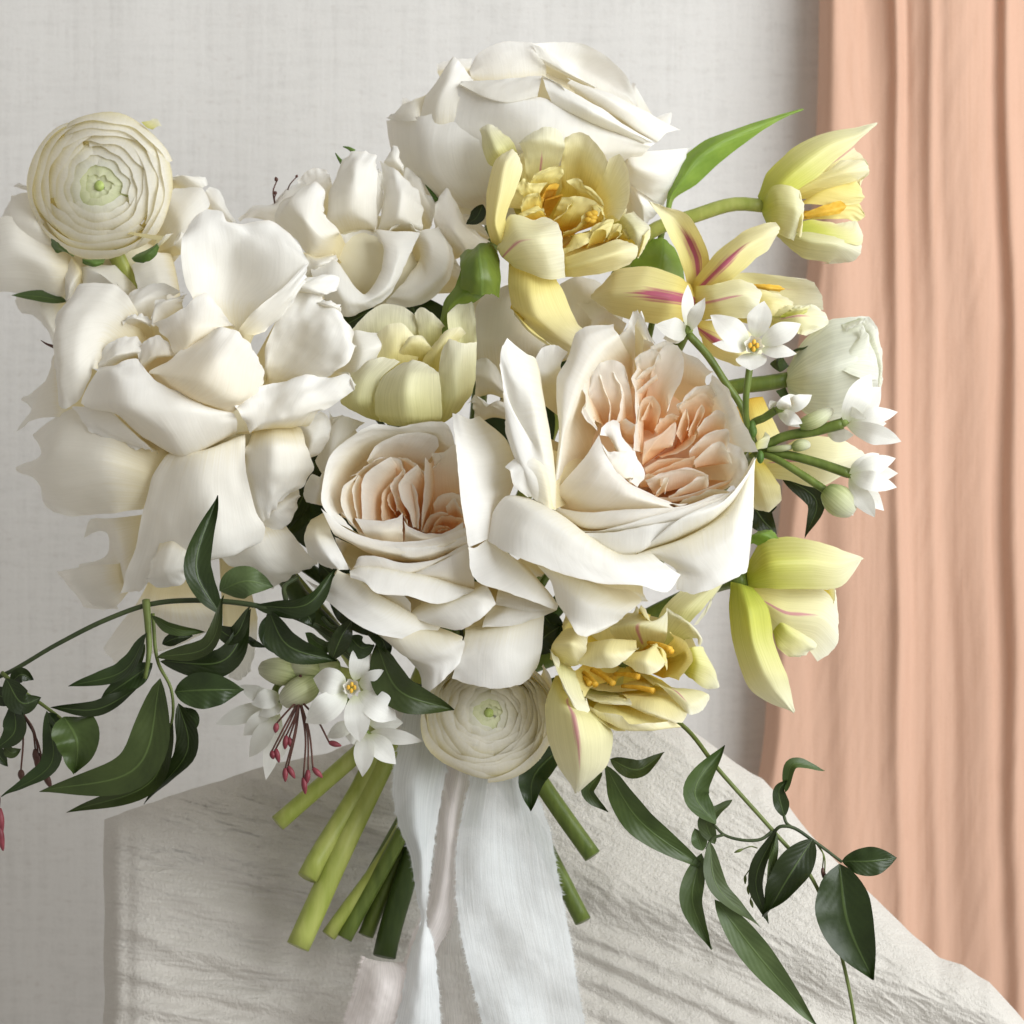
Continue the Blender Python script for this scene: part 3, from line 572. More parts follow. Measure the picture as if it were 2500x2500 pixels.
# deep middle
p('1080,1090,-90 1180,1010,-95 1260,950,-95 / 1070,1080,-50 1120,1000,-48 1270,970,-46 / 1085,935,-38 1200,880,-32 1295,805,-28 1300,860,-30 1280,940,-34', 'peachdeep')
p('1180,1030,-100 1300,980,-100 1390,900,-100 / 1200,1040,-48 1330,1000,-42 1420,930,-38 1445,880,-36', 'peachdeep')
p('1100,1180,-100 1200,1130,-105 1380,1090,-100 / 1085,1110,-45 1180,1060,-38 1290,1045,-34 1380,1040,-32', 'peachdeep')
p('1090,1200,-95 1250,1150,-100 1400,1130,-95 / 1090,1170,-40 1220,1110,-36 1330,1060,-32 1430,1030,-30', 'peachdeep', ruffle=2)
p('1150,1290,-80 1280,1260,-85 1480,1200,-80 / 1090,1190,-34 1220,1140,-24 1390,1112,-18 1520,1160,-14', 'peach', ruffle=3)
p('1060,1240,-90 1120,1240,-95 1200,1250,-90 / 1050,1180,-40 1110,1150,-36 1190,1180,-32 1200,1240,-30', 'peachdeep')
p('1150,1320,-60 1180,1300,-60 1230,1260,-60 / 1165,1275,-12 1200,1230,-10 1215,1180,-10 1250,1175,-10 1220,1290,-12', 'peach')
p('1240,1330,-60 1350,1290,-65 1500,1260,-60 / 1250,1300,-18 1330,1250,-10 1460,1170,-2 1515,1160,0 1510,1230,0', 'peach', ruffle=3)
p('1300,1370,-30 1440,1340,-35 1600,1290,-30 / 1350,1320,-4 1440,1300,4 1560,1250,8 1690,1270,4', 'blush', ruffle=3)
# front of the cup
p('1000,1330,-60 1300,1340,-60 1700,1200,-60 / 1040,1300,-50 1300,1310,-40 1690,1180,-40', 'peach')
p('900,1010,-70 980,1100,-70 1000,1230,-50 / 850,900,-10 920,1020,0 960,1180,6 / 780,890,4 800,840,0 870,785,-6 915,810,-10 930,900,-14 1020,1000,-14 1030,1050,-14 1085,1120,-16 1080,1185,-14 1040,1240,-10', 'blush', ruffle=5, waves=8)
p('850,1040,-20 900,1120,-16 1000,1170,-20 / 835,1060,8 860,1110,16 950,1180,20 1010,1180,12 / 780,910,10 840,1000,14 900,1000,10 1010,1000,0 1030,1040,-4 1005,1200,4', 'blush', ruffle=4)
p('470,1300,-60 520,1380,-50 600,1420,-50 / 480,1290,-10 600,1300,20 760,1370,40 1200,1390,40 / 560,1180,8 720,1200,50 950,1290,72 1300,1390,50 / 680,1040,14 800,1100,48 960,1230,64 1250,1360,48 / 780,890,8 830,1040,24 920,1160,34 1050,1250,38 1200,1320,36 1330,1368,30 1380,1350,20', 'blush', nu=22, nv=20)
p('500,1420,-30 700,1520,-10 1000,1480,-10 1400,1420,-20 / 485,1395,6 690,1500,42 1000,1480,66 1330,1400,56 1560,1330,40 / 490,1380,10 700,1410,50 960,1390,72 1200,1380,68 1380,1360,50 1560,1290,30 1700,1275,10', 'blush', nu=20)
p('620,1520,-30 900,1560,-10 1300,1470,-10 1560,1400,-30 / 660,1540,44 900,1530,66 1290,1465,66 1540,1390,46 / 690,1545,46 820,1530,66 1100,1450,80 1340,1385,76 1600,1310,46 1790,1180,20', 'rlip', nu=20)
p('700,1600,-20 950,1680,0 1200,1580,0 / 690,1560,50 900,1680,62 1060,1660,66 1290,1500,56 / 690,1548,50 900,1540,72 1100,1500,80 1290,1462,70')
p('950,1720,-20 1300,1600,-10 1600,1450,-20 / 1000,1690,54 1300,1560,66 1560,1440,60 1790,1230,26 / 1060,1670,58 1300,1480,84 1560,1390,74 1800,1180,26 / 1300,1465,62 1500,1370,66 1700,1270,46 1840,1040,16', nu=20)
# lower right outer petal, turned down and rolled at its rim
p('1000,1720,-20 1350,1600,-10 1700,1300,-40 / 1020,1690,52 1350,1600,76 1650,1430,66 1830,1040,10 / 1110,1700,60 1400,1720,96 1680,1560,90 1825,1250,26 / 1300,1800,66 1480,1830,104 1720,1680,92 1818,1450,40 / 1300,1930,90 1420,1960,116 1600,1900,118 1740,1830,96 1780,1800,70 1812,1480,44', nu=22, nv=20)
# broad lower lip
p('500,1500,-30 800,1640,-10 1100,1720,0 / 300,1310,20 480,1402,62 680,1555,84 900,1698,92 1130,1690,78 / 150,1300,28 360,1420,86 620,1590,112 880,1740,118 1200,1740,100 / 60,1420,20 250,1520,92 560,1680,122 860,1800,126 1280,1800,96 / 30,1605,30 200,1700,104 500,1810,130 800,1890,134 1050,1900,126 1240,1950,110 1330,1830,88', nu=24, nv=20)
# left petal with two rolled lips
p('420,900,-60 460,1100,-50 470,1300,-30 / 355,370,-10 400,650,24 440,900,34 480,1200,34 480,1395,20 / 290,340,16 330,620,56 360,850,52 420,1100,50 430,1370,30 / 200,270,22 230,560,60 250,840,40 340,960,44 300,1150,56 330,1310,30 / 160,235,30 118,320,40 135,560,58 150,870,36', nu=24, nv=18)
p('440,980,10 470,1150,20 480,1390,24 / 340,930,30 400,1100,52 440,1380,34 / 315,960,30 300,1080,56 340,1310,32 / 145,1105,46 180,1135,56 200,1220,50 300,1310,30')
p('300,600,-80 420,560,-80 560,560,-80 / 350,480,-40 420,480,-40 520,420,-40 / 352,370,-36 400,300,-36 480,280,-40 570,330,-40', 'rlip')
# bottom corner petal
g = lambda s, m='rlip', **k: petal(t, FG, D, s, M[m], **k)
g('1020,1090,-20 1200,1160,-10 1340,1190,-20 / 985,1095,30 1150,1160,50 1330,1240,40 1395,1235,30 / 1040,1160,40 1160,1240,72 1330,1290,46 / 1060,1240,36 1130,1320,60 1230,1350,56 1310,1310,40 / 1100,1290,50 1150,1372,70 1180,1376,70 1240,1350,62')
g('1110,1120,-10 1250,1170,-10 1400,1200,-20 / 1090,1130,20 1250,1230,20 1420,1240,10')
g('870,1100,-40 940,1090,-40 1010,1130,-40 / 890,1130,-20 950,1150,-16 1000,1140,-20')
ball('receptacle', (1210, 830, 130), 115, M['core_peach'], t, ax=(1.1, 1, 0.8), seg=16)
stem(t, (1180, 930, 40), (1050, 1150, -20), None, 16, M['stem_dk'])
# ================================================================== the wide open ruffled white rose
D = 150
t = thing('open_rose', 'wide open ruffled white rose with loose wavy petals above the dark jasmine vine', 'rose', (400, 820, 0))
p = lambda s, m='rose', **k: petal(t, FE, D, s, M[m], **dict(dict(amp=4, freq=0.014, ruffle=5, waves=7), **k))
a = lambda s, m='rose', **k: petal(t, FA, D, s, M[m], **dict(dict(amp=4, freq=0.014, ruffle=5, waves=7), **k))
a('1130,1300,80 1240,1320,90 1340,1300,80 / 1010,1130,85 1200,1150,40 1440,1160,95 / 965,1000,70 1200,980,25 1480,1060,85 1590,1000,80 / 948,880,66 1220,830,40 1500,900,66 1618,940,70 / 960,800,50 1100,740,48 1300,790,40 1450,800,44 1590,900,60 / 985,740,40 1040,690,34 1090,666,30 1165,684,34 1190,728,40 1240,742,34 1330,735,30 1430,732,30 1520,800,34 1570,865,40', nu=24, nv=20, ruffle=5)
a('1240,1310,90 1280,1330,95 1330,1330,95 / 1330,1200,110 1380,1250,100 1400,1300,80 / 1480,1080,105 1530,1110,110 1540,1150,90 / 1617,940,80 1600,1020,90 1590,1050,80', nv=14)
p('560,560,40 700,420,30 740,300,20 / 480,540,70 560,320,45 700,200,30 / 430,680,60 400,480,80 430,290,60 620,105,20 / 350,745,46 312,600,60 308,450,66 330,260,40 465,84,6 / 300,700,16 298,560,18 284,440,14 282,300,0 345,190,-6 400,132,-12', nu=22, ruffle=6)
p('680,330,20 740,300,30 790,320,20 / 640,290,40 700,270,50 790,300,40 / 660,270,40 690,255,40 780,262,30')
p('420,500,-30 420,700,-20 400,790,-10 / 300,440,-30 300,640,-15 310,790,-5 / 270,560,-90 200,680,-90 190,800,-80 / 232,620,-150 115,700,-190 165,745,-160 78,872,-210', nu=20, ruffle=4)
p('860,960,50 840,1100,40 800,1270,0 / 600,800,50 560,1020,80 600,1290,0 / 390,740,16 300,950,30 320,1150,10 420,1312,-90 / 190,870,-60 225,985,-20 180,1060,-40 240,1200,-60 320,1302,-90 / 168,885,-120 222,985,-80 88,1060,-150 205,1130,-100 238,1245,-110 290,1296,-120', nu=24, nv=18, ruffle=3)
p('580,760,60 680,860,66 830,980,50 / 560,738,84 660,840,92 800,962,80 / 460,735,66 560,850,80 760,958,74 / 376,735,46 470,860,58 700,953,60')
p('640,440,-20 760,350,-20 900,280,-20 / 600,280,10 740,180,26 880,150,10 / 620,200,-10 740,110,0 860,90,0 960,140,-6')
# heart
p('930,480,60 1010,430,70 1150,340,60 / 930,470,96 1000,400,116 1150,330,96 / 870,380,86 1000,320,124 1225,310,86 / 800,300,60 890,260,92 1000,190,90 1070,142,80 1160,220,74 1240,325,60', 'blush')
p('860,300,30 900,270,40 960,230,40 / 795,310,50 820,215,50 880,180,56 960,165,50 / 800,260,46 830,180,40 870,180,46 980,140,40')
p('740,560,30 830,480,40 930,470,50 / 725,530,70 820,470,90 930,465,90 / 728,425,66 780,380,76 835,362,76 880,410,80', 'blush')
p('560,560,20 640,500,30 740,460,30 / 510,535,60 600,470,84 742,440,70 / 522,480,50 600,390,60 660,370,60 722,376,56 735,410,60')
p('740,900,20 950,980,30 1220,880,20 / 720,875,84 950,992,100 1240,868,80 / 560,752,96 880,860,152 1240,800,112 / 425,718,84 680,740,160 1000,750,156 1225,775,112 / 500,560,84 620,580,138 800,640,140 980,690,132 1100,740,120 / 512,530,66 620,505,98 725,478,90 770,570,110 830,620,112 960,660,120', nu=24, nv=20)
p('830,640,80 960,680,80 1160,750,80 / 800,560,104 1030,700,140 1220,768,112 / 785,552,110 1060,610,172 1250,700,140 1345,660,100 / 920,470,106 1140,480,170 1385,600,88 / 1060,350,94 1150,322,112 1230,328,104 1310,410,84 1375,520,70', 'blush', nu=20, nv=18)
# right-hand ruffled petals
p('1390,600,10 1440,625,15 1500,620,10 / 1385,520,40 1460,540,30 1620,600,70 / 1400,400,64 1540,420,50 1740,560,96 / 1460,260,74 1620,300,84 1830,500,96 / 1510,130,64 1620,180,76 1740,230,92 1862,420,80 / 1560,80,56 1660,100,60 1700,170,74 1790,250,84 1835,320,76 1870,430,60', nu=26, nv=20, ruffle=10, waves=6, amp=8, freq=0.018)
p('1530,140,40 1620,160,40 1700,170,40 / 1515,105,76 1600,110,92 1700,150,90 / 1560,78,64 1640,60,70 1722,44,60 1782,62,50 1760,130,66', ruffle=4)
p('1680,220,60 1720,240,60 1780,270,60 / 1660,190,80 1720,200,96 1788,220,86 / 1690,180,84 1740,180,84 1780,210,74', ruffle=4)
p('1310,870,60 1420,850,70 1580,850,60 / 1300,850,106 1450,800,118 1700,760,104 / 1240,745,124 1400,720,108 1580,690,120 1800,690,90 / 1230,735,120 1262,690,112 1360,630,104 1480,600,92 1600,575,96 1720,590,80 1815,560,76 1868,640,66', nu=26, nv=18, ruffle=9, waves=6, amp=7, freq=0.018)
p('1760,560,40 1790,600,40 1800,680,40 / 1830,560,70 1850,610,80 1868,690,70 / 1840,600,66 1870,620,66 1866,690,60', ruffle=4)
p('1320,870,50 1430,850,60 1570,840,40 / 1288,960,80 1430,940,118 1610,940,70 / 1282,1080,70 1420,1080,108 1642,1050,60 / 1310,1210,56 1420,1180,80 1600,1135,50 / 1368,1340,40 1390,1330,42 1440,1260,52 1500,1195,50', nv=18)
p('1500,870,0 1560,930,10 1590,1010,0 / 1590,800,40 1640,900,54 1600,1015,40 / 1680,765,30 1720,800,36 1728,880,36 1690,965,30 1610,1012,26')
# lower petals
p('880,1000,30 1060,990,40 1280,900,30 / 876,985,80 1060,970,104 1285,890,84 / 800,1100,60 1040,1130,108 1290,1080,88 / 752,1280,40 900,1320,74 1110,1300,102 1345,1290,66 / 705,1480,14 860,1500,50 1100,1470,88 1392,1380,56 / 665,1600,0 830,1570,44 1040,1540,70 1260,1500,66 1362,1440,50 / 636,1712,-14 740,1700,6 820,1600,40 980,1560,40 1150,1530,52 1200,1520,50', nu=26, nv=22)
p('850,1420,40 920,1400,50 1000,1420,50 / 800,1540,64 880,1500,84 980,1520,80 / 775,1630,60 860,1600,96 975,1590,84 / 762,1645,44 850,1685,66 960,1662,66 985,1610,60', ruffle=4)
p('1160,1400,0 1320,1340,10 1460,1300,0 / 1150,1500,24 1330,1420,50 1530,1400,20 / 1200,1570,16 1380,1530,50 1600,1490,14 / 1330,1620,0 1440,1620,26 1560,1600,14 1662,1550,0 / 1420,1690,-16 1470,1665,-8 1560,1612,-6 1640,1570,-8')
p('1380,1180,0 1460,1150,0 1560,1130,-10 / 1360,1330,30 1450,1280,46 1570,1200,20 / 1430,1400,20 1490,1370,26 1540,1300,20 1568,1210,10', ruffle=5)
p('760,1300,-40 740,1440,-40 720,1560,-40 / 600,1320,-60 640,1480,-40 680,1680,-40 / 470,1330,-150 560,1400,-140 570,1560,-140 600,1740,-150 / 440,1418,-190 520,1385,-180 620,1430,-170 565,1562,-180 420,1568,-200 470,1760,-200 620,1798,-190', nu=24, ruffle=3)
p('620,1560,-56 640,1660,-56 680,1700,-56 / 460,1570,-140 480,1660,-130 600,1790,-170 / 288,1602,-230 340,1660,-220 440,1772,-220 530,1796,-210')
p('760,1690,-60 900,1720,-60 1010,1700,-60 / 720,1760,-60 900,1800,-40 1100,1790,-56 / 640,1860,-140 760,1930,-130 950,1960,-120 1140,1880,-110 / 540,2000,-200 600,2080,-200 640,2090,-190', nu=20)
p('1170,1900,-70 1260,1880,-70 1350,1840,-70 / 1180,2060,-70 1260,2010,-60 1345,1960,-64 / 1200,2150,-76 1250,2170,-74 1310,2120,-74')
petal(t, FB, D, '800,1300,0 800,1400,10 800,1520,0 / 880,1225,20 920,1340,46 880,1535,26 / 1000,1235,20 1010,1320,40 960,1440,30 / 1080,1250,10 1107,1262,14 1095,1300,18 1060,1370,20', M['rose_pure'])
ball('receptacle', (370, 770, 60), 110, M['core'], t, ax=(1.2, 1.1, 0.8), seg=16)
tube('thorn', [FE(290, 425) + (90,), FE(240, 405) + (86,), FE(214, 388) + (84,)], 3.5, 0.6, M['twig'], t, n=8, seg=6)
stem(t, (420, 860, -20), (560, 1120, -60), (725, 1805, 20), 22, M['stem_dk'], tie=(800, 1390, -40))

# ================================================================== white rose in the upper middle
D = 30
t = thing('white_rose', 'loose creamy rose with cupped petals behind the small pale tulip', 'rose', (700, 560, -120))
p = lambda s, m='rose', **k: petal(t, FB, D, s, M[m], **dict(dict(amp=5, freq=0.018, ruffle=5, waves=6), **k))
p('600,640,-60 640,560,-60 700,500,-60 / 280,560,-90 440,500,-70 640,420,-60 / 200,575,-110 300,510,-96 400,490,-90 480,400,-86 595,350,-80 / 195,565,-116 270,510,-110 320,495,-106 400,492,-100 470,390,-96 590,352,-90', ruffle=4)
p('700,560,-80 720,450,-80 760,400,-80 / 600,470,-90 660,360,-80 740,320,-80 / 545,340,-96 600,290,-96 670,268,-92 735,300,-90')
p('760,800,-10 780,700,0 800,640,0 / 620,800,10 690,680,46 790,640,20 / 540,690,0 590,570,60 720,560,20 / 412,580,-20 510,470,34 660,440,30 710,530,10 / 440,470,-30 570,405,0 590,365,-6 650,348,0 700,395,4 716,490,0', nu=20, ruffle=4)
p('580,760,20 650,790,30 760,770,20 / 600,860,36 680,830,52 775,800,30 / 590,930,20 660,880,40 770,850,30')
p('800,680,-60 900,660,-60 1020,650,-60 / 715,560,-10 860,520,20 1015,600,-20 / 730,420,-20 880,380,30 1010,440,-10 / 790,280,-40 900,240,0 1018,300,-20 / 820,220,-50 870,182,-40 950,158,-34 1012,195,-34 1020,250,-36', nv=18)
p('1000,640,-70 1020,480,-80 1030,360,-80 / 1005,640,-20 1010,450,-30 1020,270,-34 / 1050,480,-40 1055,360,-44 1050,310,-50', 'rose')
p('1040,660,-60 1140,650,-60 1270,640,-60 / 1030,600,-20 1140,560,30 1280,620,-10 / 1050,400,-30 1160,420,24 1285,500,-14 / 1042,225,-40 1110,270,-16 1220,360,-20 1280,450,-24')
p('1090,300,-70 1130,300,-70 1170,310,-70 / 1060,225,-60 1120,220,-46 1172,270,-54 / 1095,190,-64 1115,130,-66 1135,140,-64 1130,190,-60', nu=9, nv=12)
p('1190,500,-80 1280,560,-80 1330,620,-80 / 1180,360,-80 1270,400,-70 1350,560,-76 / 1170,300,-86 1190,262,-88 1260,320,-84 1280,400,-84 1380,470,-90')
p('1080,640,-40 1180,620,-40 1280,660,-30 / 1070,640,10 1170,580,10 1270,640,10', )
p('850,1000,-40 920,1020,-40 990,980,-40 / 830,800,-50 930,820,-70 1040,800,-40 / 805,660,-10 900,640,-30 1000,640,-30 1045,700,-20', 'rose')
p('640,900,-20 780,1000,-10 940,1040,-10 1120,920,-10 1220,700,-20 / 620,830,30 770,810,40 850,920,56 935,1012,60 1045,870,56 1050,730,40 990,628,10 / 640,930,50 740,930,70 830,1040,84 940,1060,86 1080,960,84 1140,790,70 1130,640,30 / 700,1020,44 760,1090,60 830,1145,62 950,1112,66 1100,1000,66 1200,790,54 1272,645,20', nu=30, nv=16, ruffle=3)
p('1220,700,-30 1260,740,-20 1280,800,-20 / 1270,640,0 1330,720,20 1300,900,20 1160,950,20 / 1370,610,-10 1440,760,20 1400,900,30 1240,1010,30 1090,1030,16 / 1385,600,-20 1470,790,-4 1440,920,0 1300,1062,10 1180,1086,8 1068,1052,0', nu=20, ruffle=3)
p('1360,700,-40 1440,760,-40 1520,780,-40 / 1355,560,-20 1470,640,14 1560,760,-10 / 1370,470,-30 1490,560,0 1640,720,-20 / 1405,400,-40 1425,388,-40 1500,500,-30 1590,640,-34 1682,705,-46')
p('1480,620,-100 1560,640,-100 1680,680,-100 / 1510,540,-100 1560,540,-96 1650,620,-100')
p('1430,900,-60 1500,940,-60 1520,1000,-60 / 1470,800,-40 1520,860,-40 1500,1010,-40')
ball('receptacle', (700, 500, -60), 95, M['core'], t, ax=(1.3, 1, 0.8), seg=16)
for s in ('1270,305,-90 1310,370,-86 1370,460,-84', '815,140,-100 850,150,-98 880,170,-96', '770,178,-100 790,210,-98 815,240,-96'):
    tube('sepal', parse(s, FB, D)[0], 1.0, 5.0, M['sepal'], t, n=10, seg=6)
stem(t, (700, 560, -120), (760, 900, -150), (690, 1765, -10), 15, M['stem'], tie=(835, 1370, -70))

# ================================================================== the tall white rose at the top
D = -90
t = thing('white_rose', 'largest smooth white rose standing highest, against the linen backdrop', 'rose', (960, 400, -200))
p = lambda s, m='rose_pure', **k: petal(t, FC, D, s, M[m], **k)
p('540,310,-30 720,330,-10 930,310,-20 / 530,270,-40 720,230,-30 930,220,-40 / 520,260,-60 560,190,-60 640,132,-60 740,110,-60 860,118,-56 930,140,-54', nu=20)
p('360,270,-60 440,260,-50 530,260,-50 / 358,225,-70 440,205,-66 545,198,-64')
p('920,320,-30 1120,380,-20 1410,490,-20 / 900,220,-50 1110,250,-90 1360,400,-50 / 860,120,-44 1000,112,-56 1130,125,-60 1260,200,-60 1350,290,-54 1400,400,-50 1412,460,-44', nu=22, nv=18)
p('930,240,-40 1060,300,-40 1180,360,-30 / 900,200,-20 1030,270,-6 1190,350,-10 / 852,122,-36 900,140,-26 1010,220,-14 1110,300,-14 1200,360,-20')
p('1340,480,-60 1420,500,-60 1500,520,-60 / 1380,330,-70 1395,330,-66 1400,345,-66', nu=7, nv=8, amp=0)
p('1490,540,-40 1530,550,-40 1570,580,-40 / 1500,510,-50 1560,485,-50 1588,480,-50 1580,545,-46', nu=9, nv=9)
# left: the body of the flower and its turned-back points
p('560,1010,0 620,1000,20 680,980,20 / 300,930,0 470,940,60 680,900,66 / 160,800,-20 340,800,74 680,760,100 / 110,650,-40 300,640,84 680,620,120 / 96,525,-50 280,500,66 460,470,80 680,500,100', nu=20, nv=20)
p('330,500,20 320,440,10 300,390,0 / 250,525,60 240,470,40 230,420,10 / 160,530,20 150,490,10 180,440,-10 / 95,514,-40 110,500,-40 170,470,-36', nu=12)
p('170,460,-60 200,450,-60 240,440,-60 / 178,405,-70 200,410,-70 222,425,-66', nu=7, nv=8, amp=0)
p('250,640,60 340,640,80 450,620,90 / 285,430,40 370,420,80 470,420,84 / 350,320,30 420,310,66 545,318,50 / 425,215,24 445,190,24 465,205,26 548,312,34')
p('640,900,40 1000,900,60 1360,800,20 / 440,640,90 900,680,150 1440,700,80 / 420,520,84 900,540,156 1480,660,90 / 470,340,70 700,420,136 900,400,136 1150,520,136 1500,645,86', nu=26, nv=20)
p('500,360,50 700,400,100 880,380,110 / 476,332,80 600,400,122 720,432,140 885,400,142 / 490,325,70 600,370,116 720,390,134 890,370,138 / 478,322,60 700,308,86 820,294,84 912,290,86', nu=16)
p('940,400,80 1150,500,80 1420,620,60 / 960,430,140 1140,520,148 1440,645,96 / 930,360,140 1160,470,166 1460,630,104 / 910,292,104 1000,340,128 1200,450,140 1495,640,88', nu=18)
p('905,300,100 960,340,110 1000,420,120 / 915,290,112 1020,350,140 1040,390,140 / 960,320,110 1042,375,130 1035,420,134 980,435,140', nu=9, nv=10)
p('1080,380,40 1250,470,50 1500,600,30 / 1040,330,80 1230,450,96 1510,640,60 / 1060,310,80 1270,420,104 1560,590,56 / 1035,300,60 1080,318,66 1300,400,70 1635,575,26', nu=18)
p('1280,760,20 1300,720,20 1300,690,20 / 1350,850,60 1380,760,92 1360,700,70 / 1460,920,46 1510,800,84 1520,680,60 / 1540,980,10 1600,860,34 1660,720,34 1692,668,14', nu=16)
p('1300,800,0 1360,900,10 1380,1040,0 / 1400,870,40 1430,960,46 1440,1060,20 / 1550,965,16 1500,1030,14 1460,1062,10')
ball('receptacle', (950, 330, -120), 110, M['core'], t, ax=(1.5, 0.9, 0.7), seg=18)
stem(t, (930, 400, -130), (900, 800, -200), (645, 1765, 0), 18, M['stem'], tie=(850, 1350, -80))

# ================================================================== white rose at the far left, behind the ranunculus
D = -70
t = thing('white_rose', 'shaded white rose tucked behind the round ranunculus at the upper left', 'rose', (200, 520, -200))
p = lambda s, m='rose', **k: petal(t, FA, D, s, M[m], **k)
p('420,880,-20 420,980,0 420,1080,0 / 240,800,0 260,960,40 300,1130,0 / 40,700,0 90,900,36 160,1120,-10 / -80,760,-20 -40,940,10 20,1100,-20 / -160,800,-60 -120,980,-40 -60,1120,-60', nu=16)
p('330,640,-40 360,760,-40 400,880,-40 / 150,580,-20 200,760,30 330,920,0 / 60,600,-40 60,720,0 140,920,0 / 70,590,-56 20,680,-50 -10,780,-40')
p('240,600,-60 260,620,-60 300,640,-60 / 75,550,-60 100,540,-50 140,545,-50 / 72,545,-70 95,530,-66 130,535,-60', nu=9, nv=8)
p('380,920,20 420,1000,30 410,1080,20 / 330,1000,10 360,1080,40 350,1170,10 / 330,980,0 345,1120,10 352,1180,0')
p('300,1000,-40 320,1130,-40 330,1260,-40 / 120,1080,-40 200,1160,-20 290,1330,-40 / 78,1150,-60 120,1210,-50 220,1250,-46 280,1390,-46', nu=14, ruffle=4)
p('700,960,-30 760,1100,-20 760,1260,-30 / 560,960,20 600,1060,50 640,1160,10 / 430,970,10 500,1000,46 620,1060,46 / 418,985,0 440,1060,16 600,1070,30', nu=14)
p('900,900,-40 940,1080,-20 960,1240,-30 / 780,900,0 840,1060,50 880,1240,0 / 690,960,10 720,1080,46 740,1250,0', )
p('800,720,-50 860,880,-50 900,960,-50 / 860,600,-30 950,740,0 960,880,-20 / 920,560,-40 1060,560,-20 1100,640,-20 980,780,-20', nu=14)
p('900,520,-60 950,560,-60 1000,590,-60 / 905,500,-50 960,490,-40 1060,555,-44 / 930,485,-56 1000,500,-50 1075,500,-50 1090,540,-50', ruffle=3)
p('1060,640,-80 1120,700,-80 1180,760,-80 / 1080,570,-80 1140,640,-70 1220,735,-76 / 1100,550,-86 1150,570,-84 1190,660,-80 1240,740,-80')
p('910,860,-20 930,880,-20 960,900,-20 / 912,850,0 940,820,6 965,810,0 / 930,800,-4 950,785,-2 970,800,-4', nu=7, nv=7)
ball('receptacle', (200, 520, -140), 90, M['core'], t, ax=(1.4, 0.9, 0.6), seg=16)
lf = leaf(t, FA(350, 1150) + (-70,), FA(200, 1125) + (-60,), FA(60, 1118) + (-50,), 13, M['leafmid'], roll=0.5, fold=0.3)
stem(t, (230, 560, -180), (500, 1000, -160), None, 14, M['stem_dk'])

# a half-hidden cream rose between the tulips, behind the pair of garden roses
D = 60
t = thing('cream_rose', 'half-hidden cream rose wedged between the two yellow tulips in the middle', 'rose', (1000, 700, -60))
p = lambda s, m='rose', **k: petal(t, FC, D, s, M[m], **k)
p('600,1900,-40 800,1850,-40 1000,1850,-40 / 560,1700,-10 760,1650,30 1000,1700,-10 / 560,1500,-30 700,1450,-10 900,1480,-20 1100,1560,-30 / 600,1440,-60 720,1390,-50 900,1400,-50 1120,1500,-60')
p('1050,1700,-40 1180,1650,-40 1300,1700,-40 / 1040,1500,-30 1160,1460,10 1330,1580,-20 / 1000,1380,-50 1100,1340,-40 1220,1380,-40 1340,1500,-50', 'rose_pure')
p('1160,1640,-10 1220,1600,0 1330,1640,-10 / 1160,1560,10 1240,1520,30 1350,1590,10 / 1090,1480,-6 1180,1460,10 1260,1540,10 1345,1585,0')
p('560,1980,-20 640,1960,-10 740,2000,-10 / 560,1850,0 640,1880,20 720,1960,10 / 560,1780,-10 620,1770,4 690,1850,10 720,1960,10', ruffle=3)
p('560,2120,-10 650,2080,0 760,2100,0 / 540,2000,10 620,2010,20 740,2060,16 / 520,2010,6 560,1960,14 620,2010,24 680,1990,20 740,2030,20', ruffle=6)
p('900,1780,-20 960,1760,-10 1040,1780,-20 / 870,1760,0 920,1700,20 1060,1740,10')
ball('receptacle', (950, 640, -40), 90, M['core'], t, ax=(1.3, 1, 0.6), seg=16)
stem(t, (960, 700, -60), (930, 1000, -120), None, 14, M['stem_dk'])
# cream petals of a rose seen between the open rose and the smaller garden rose
D = 150
t = thing('cream_rose', 'cream rose barely showing between the open ruffled rose and blush garden rose', 'rose', (610, 860, 20))
p = lambda s, m='rose', **k: petal(t, FN, D, s, M[m], **k)
p('350,700,-20 400,450,-20 520,300,-20 / 180,640,0 260,400,30 440,240,0 / 100,500,-10 200,260,10 320,130,10 520,180,-10', 'rlip')
p('230,900,-20 250,720,-20 260,600,-20 / 90,860,20 130,720,40 160,600,20 / 20,850,10 0,760,20 80,610,20 160,680,10', 'rlip')
p('480,300,-30 420,200,-30 420,140,-30 / 230,200,0 300,130,10 400,180,0 / 225,80,-10 250,140,-10 330,110,-10', 'rlip')
stem(t, (650, 880, 20), (760, 1100, -60), None, 13, M['stem_dk'])
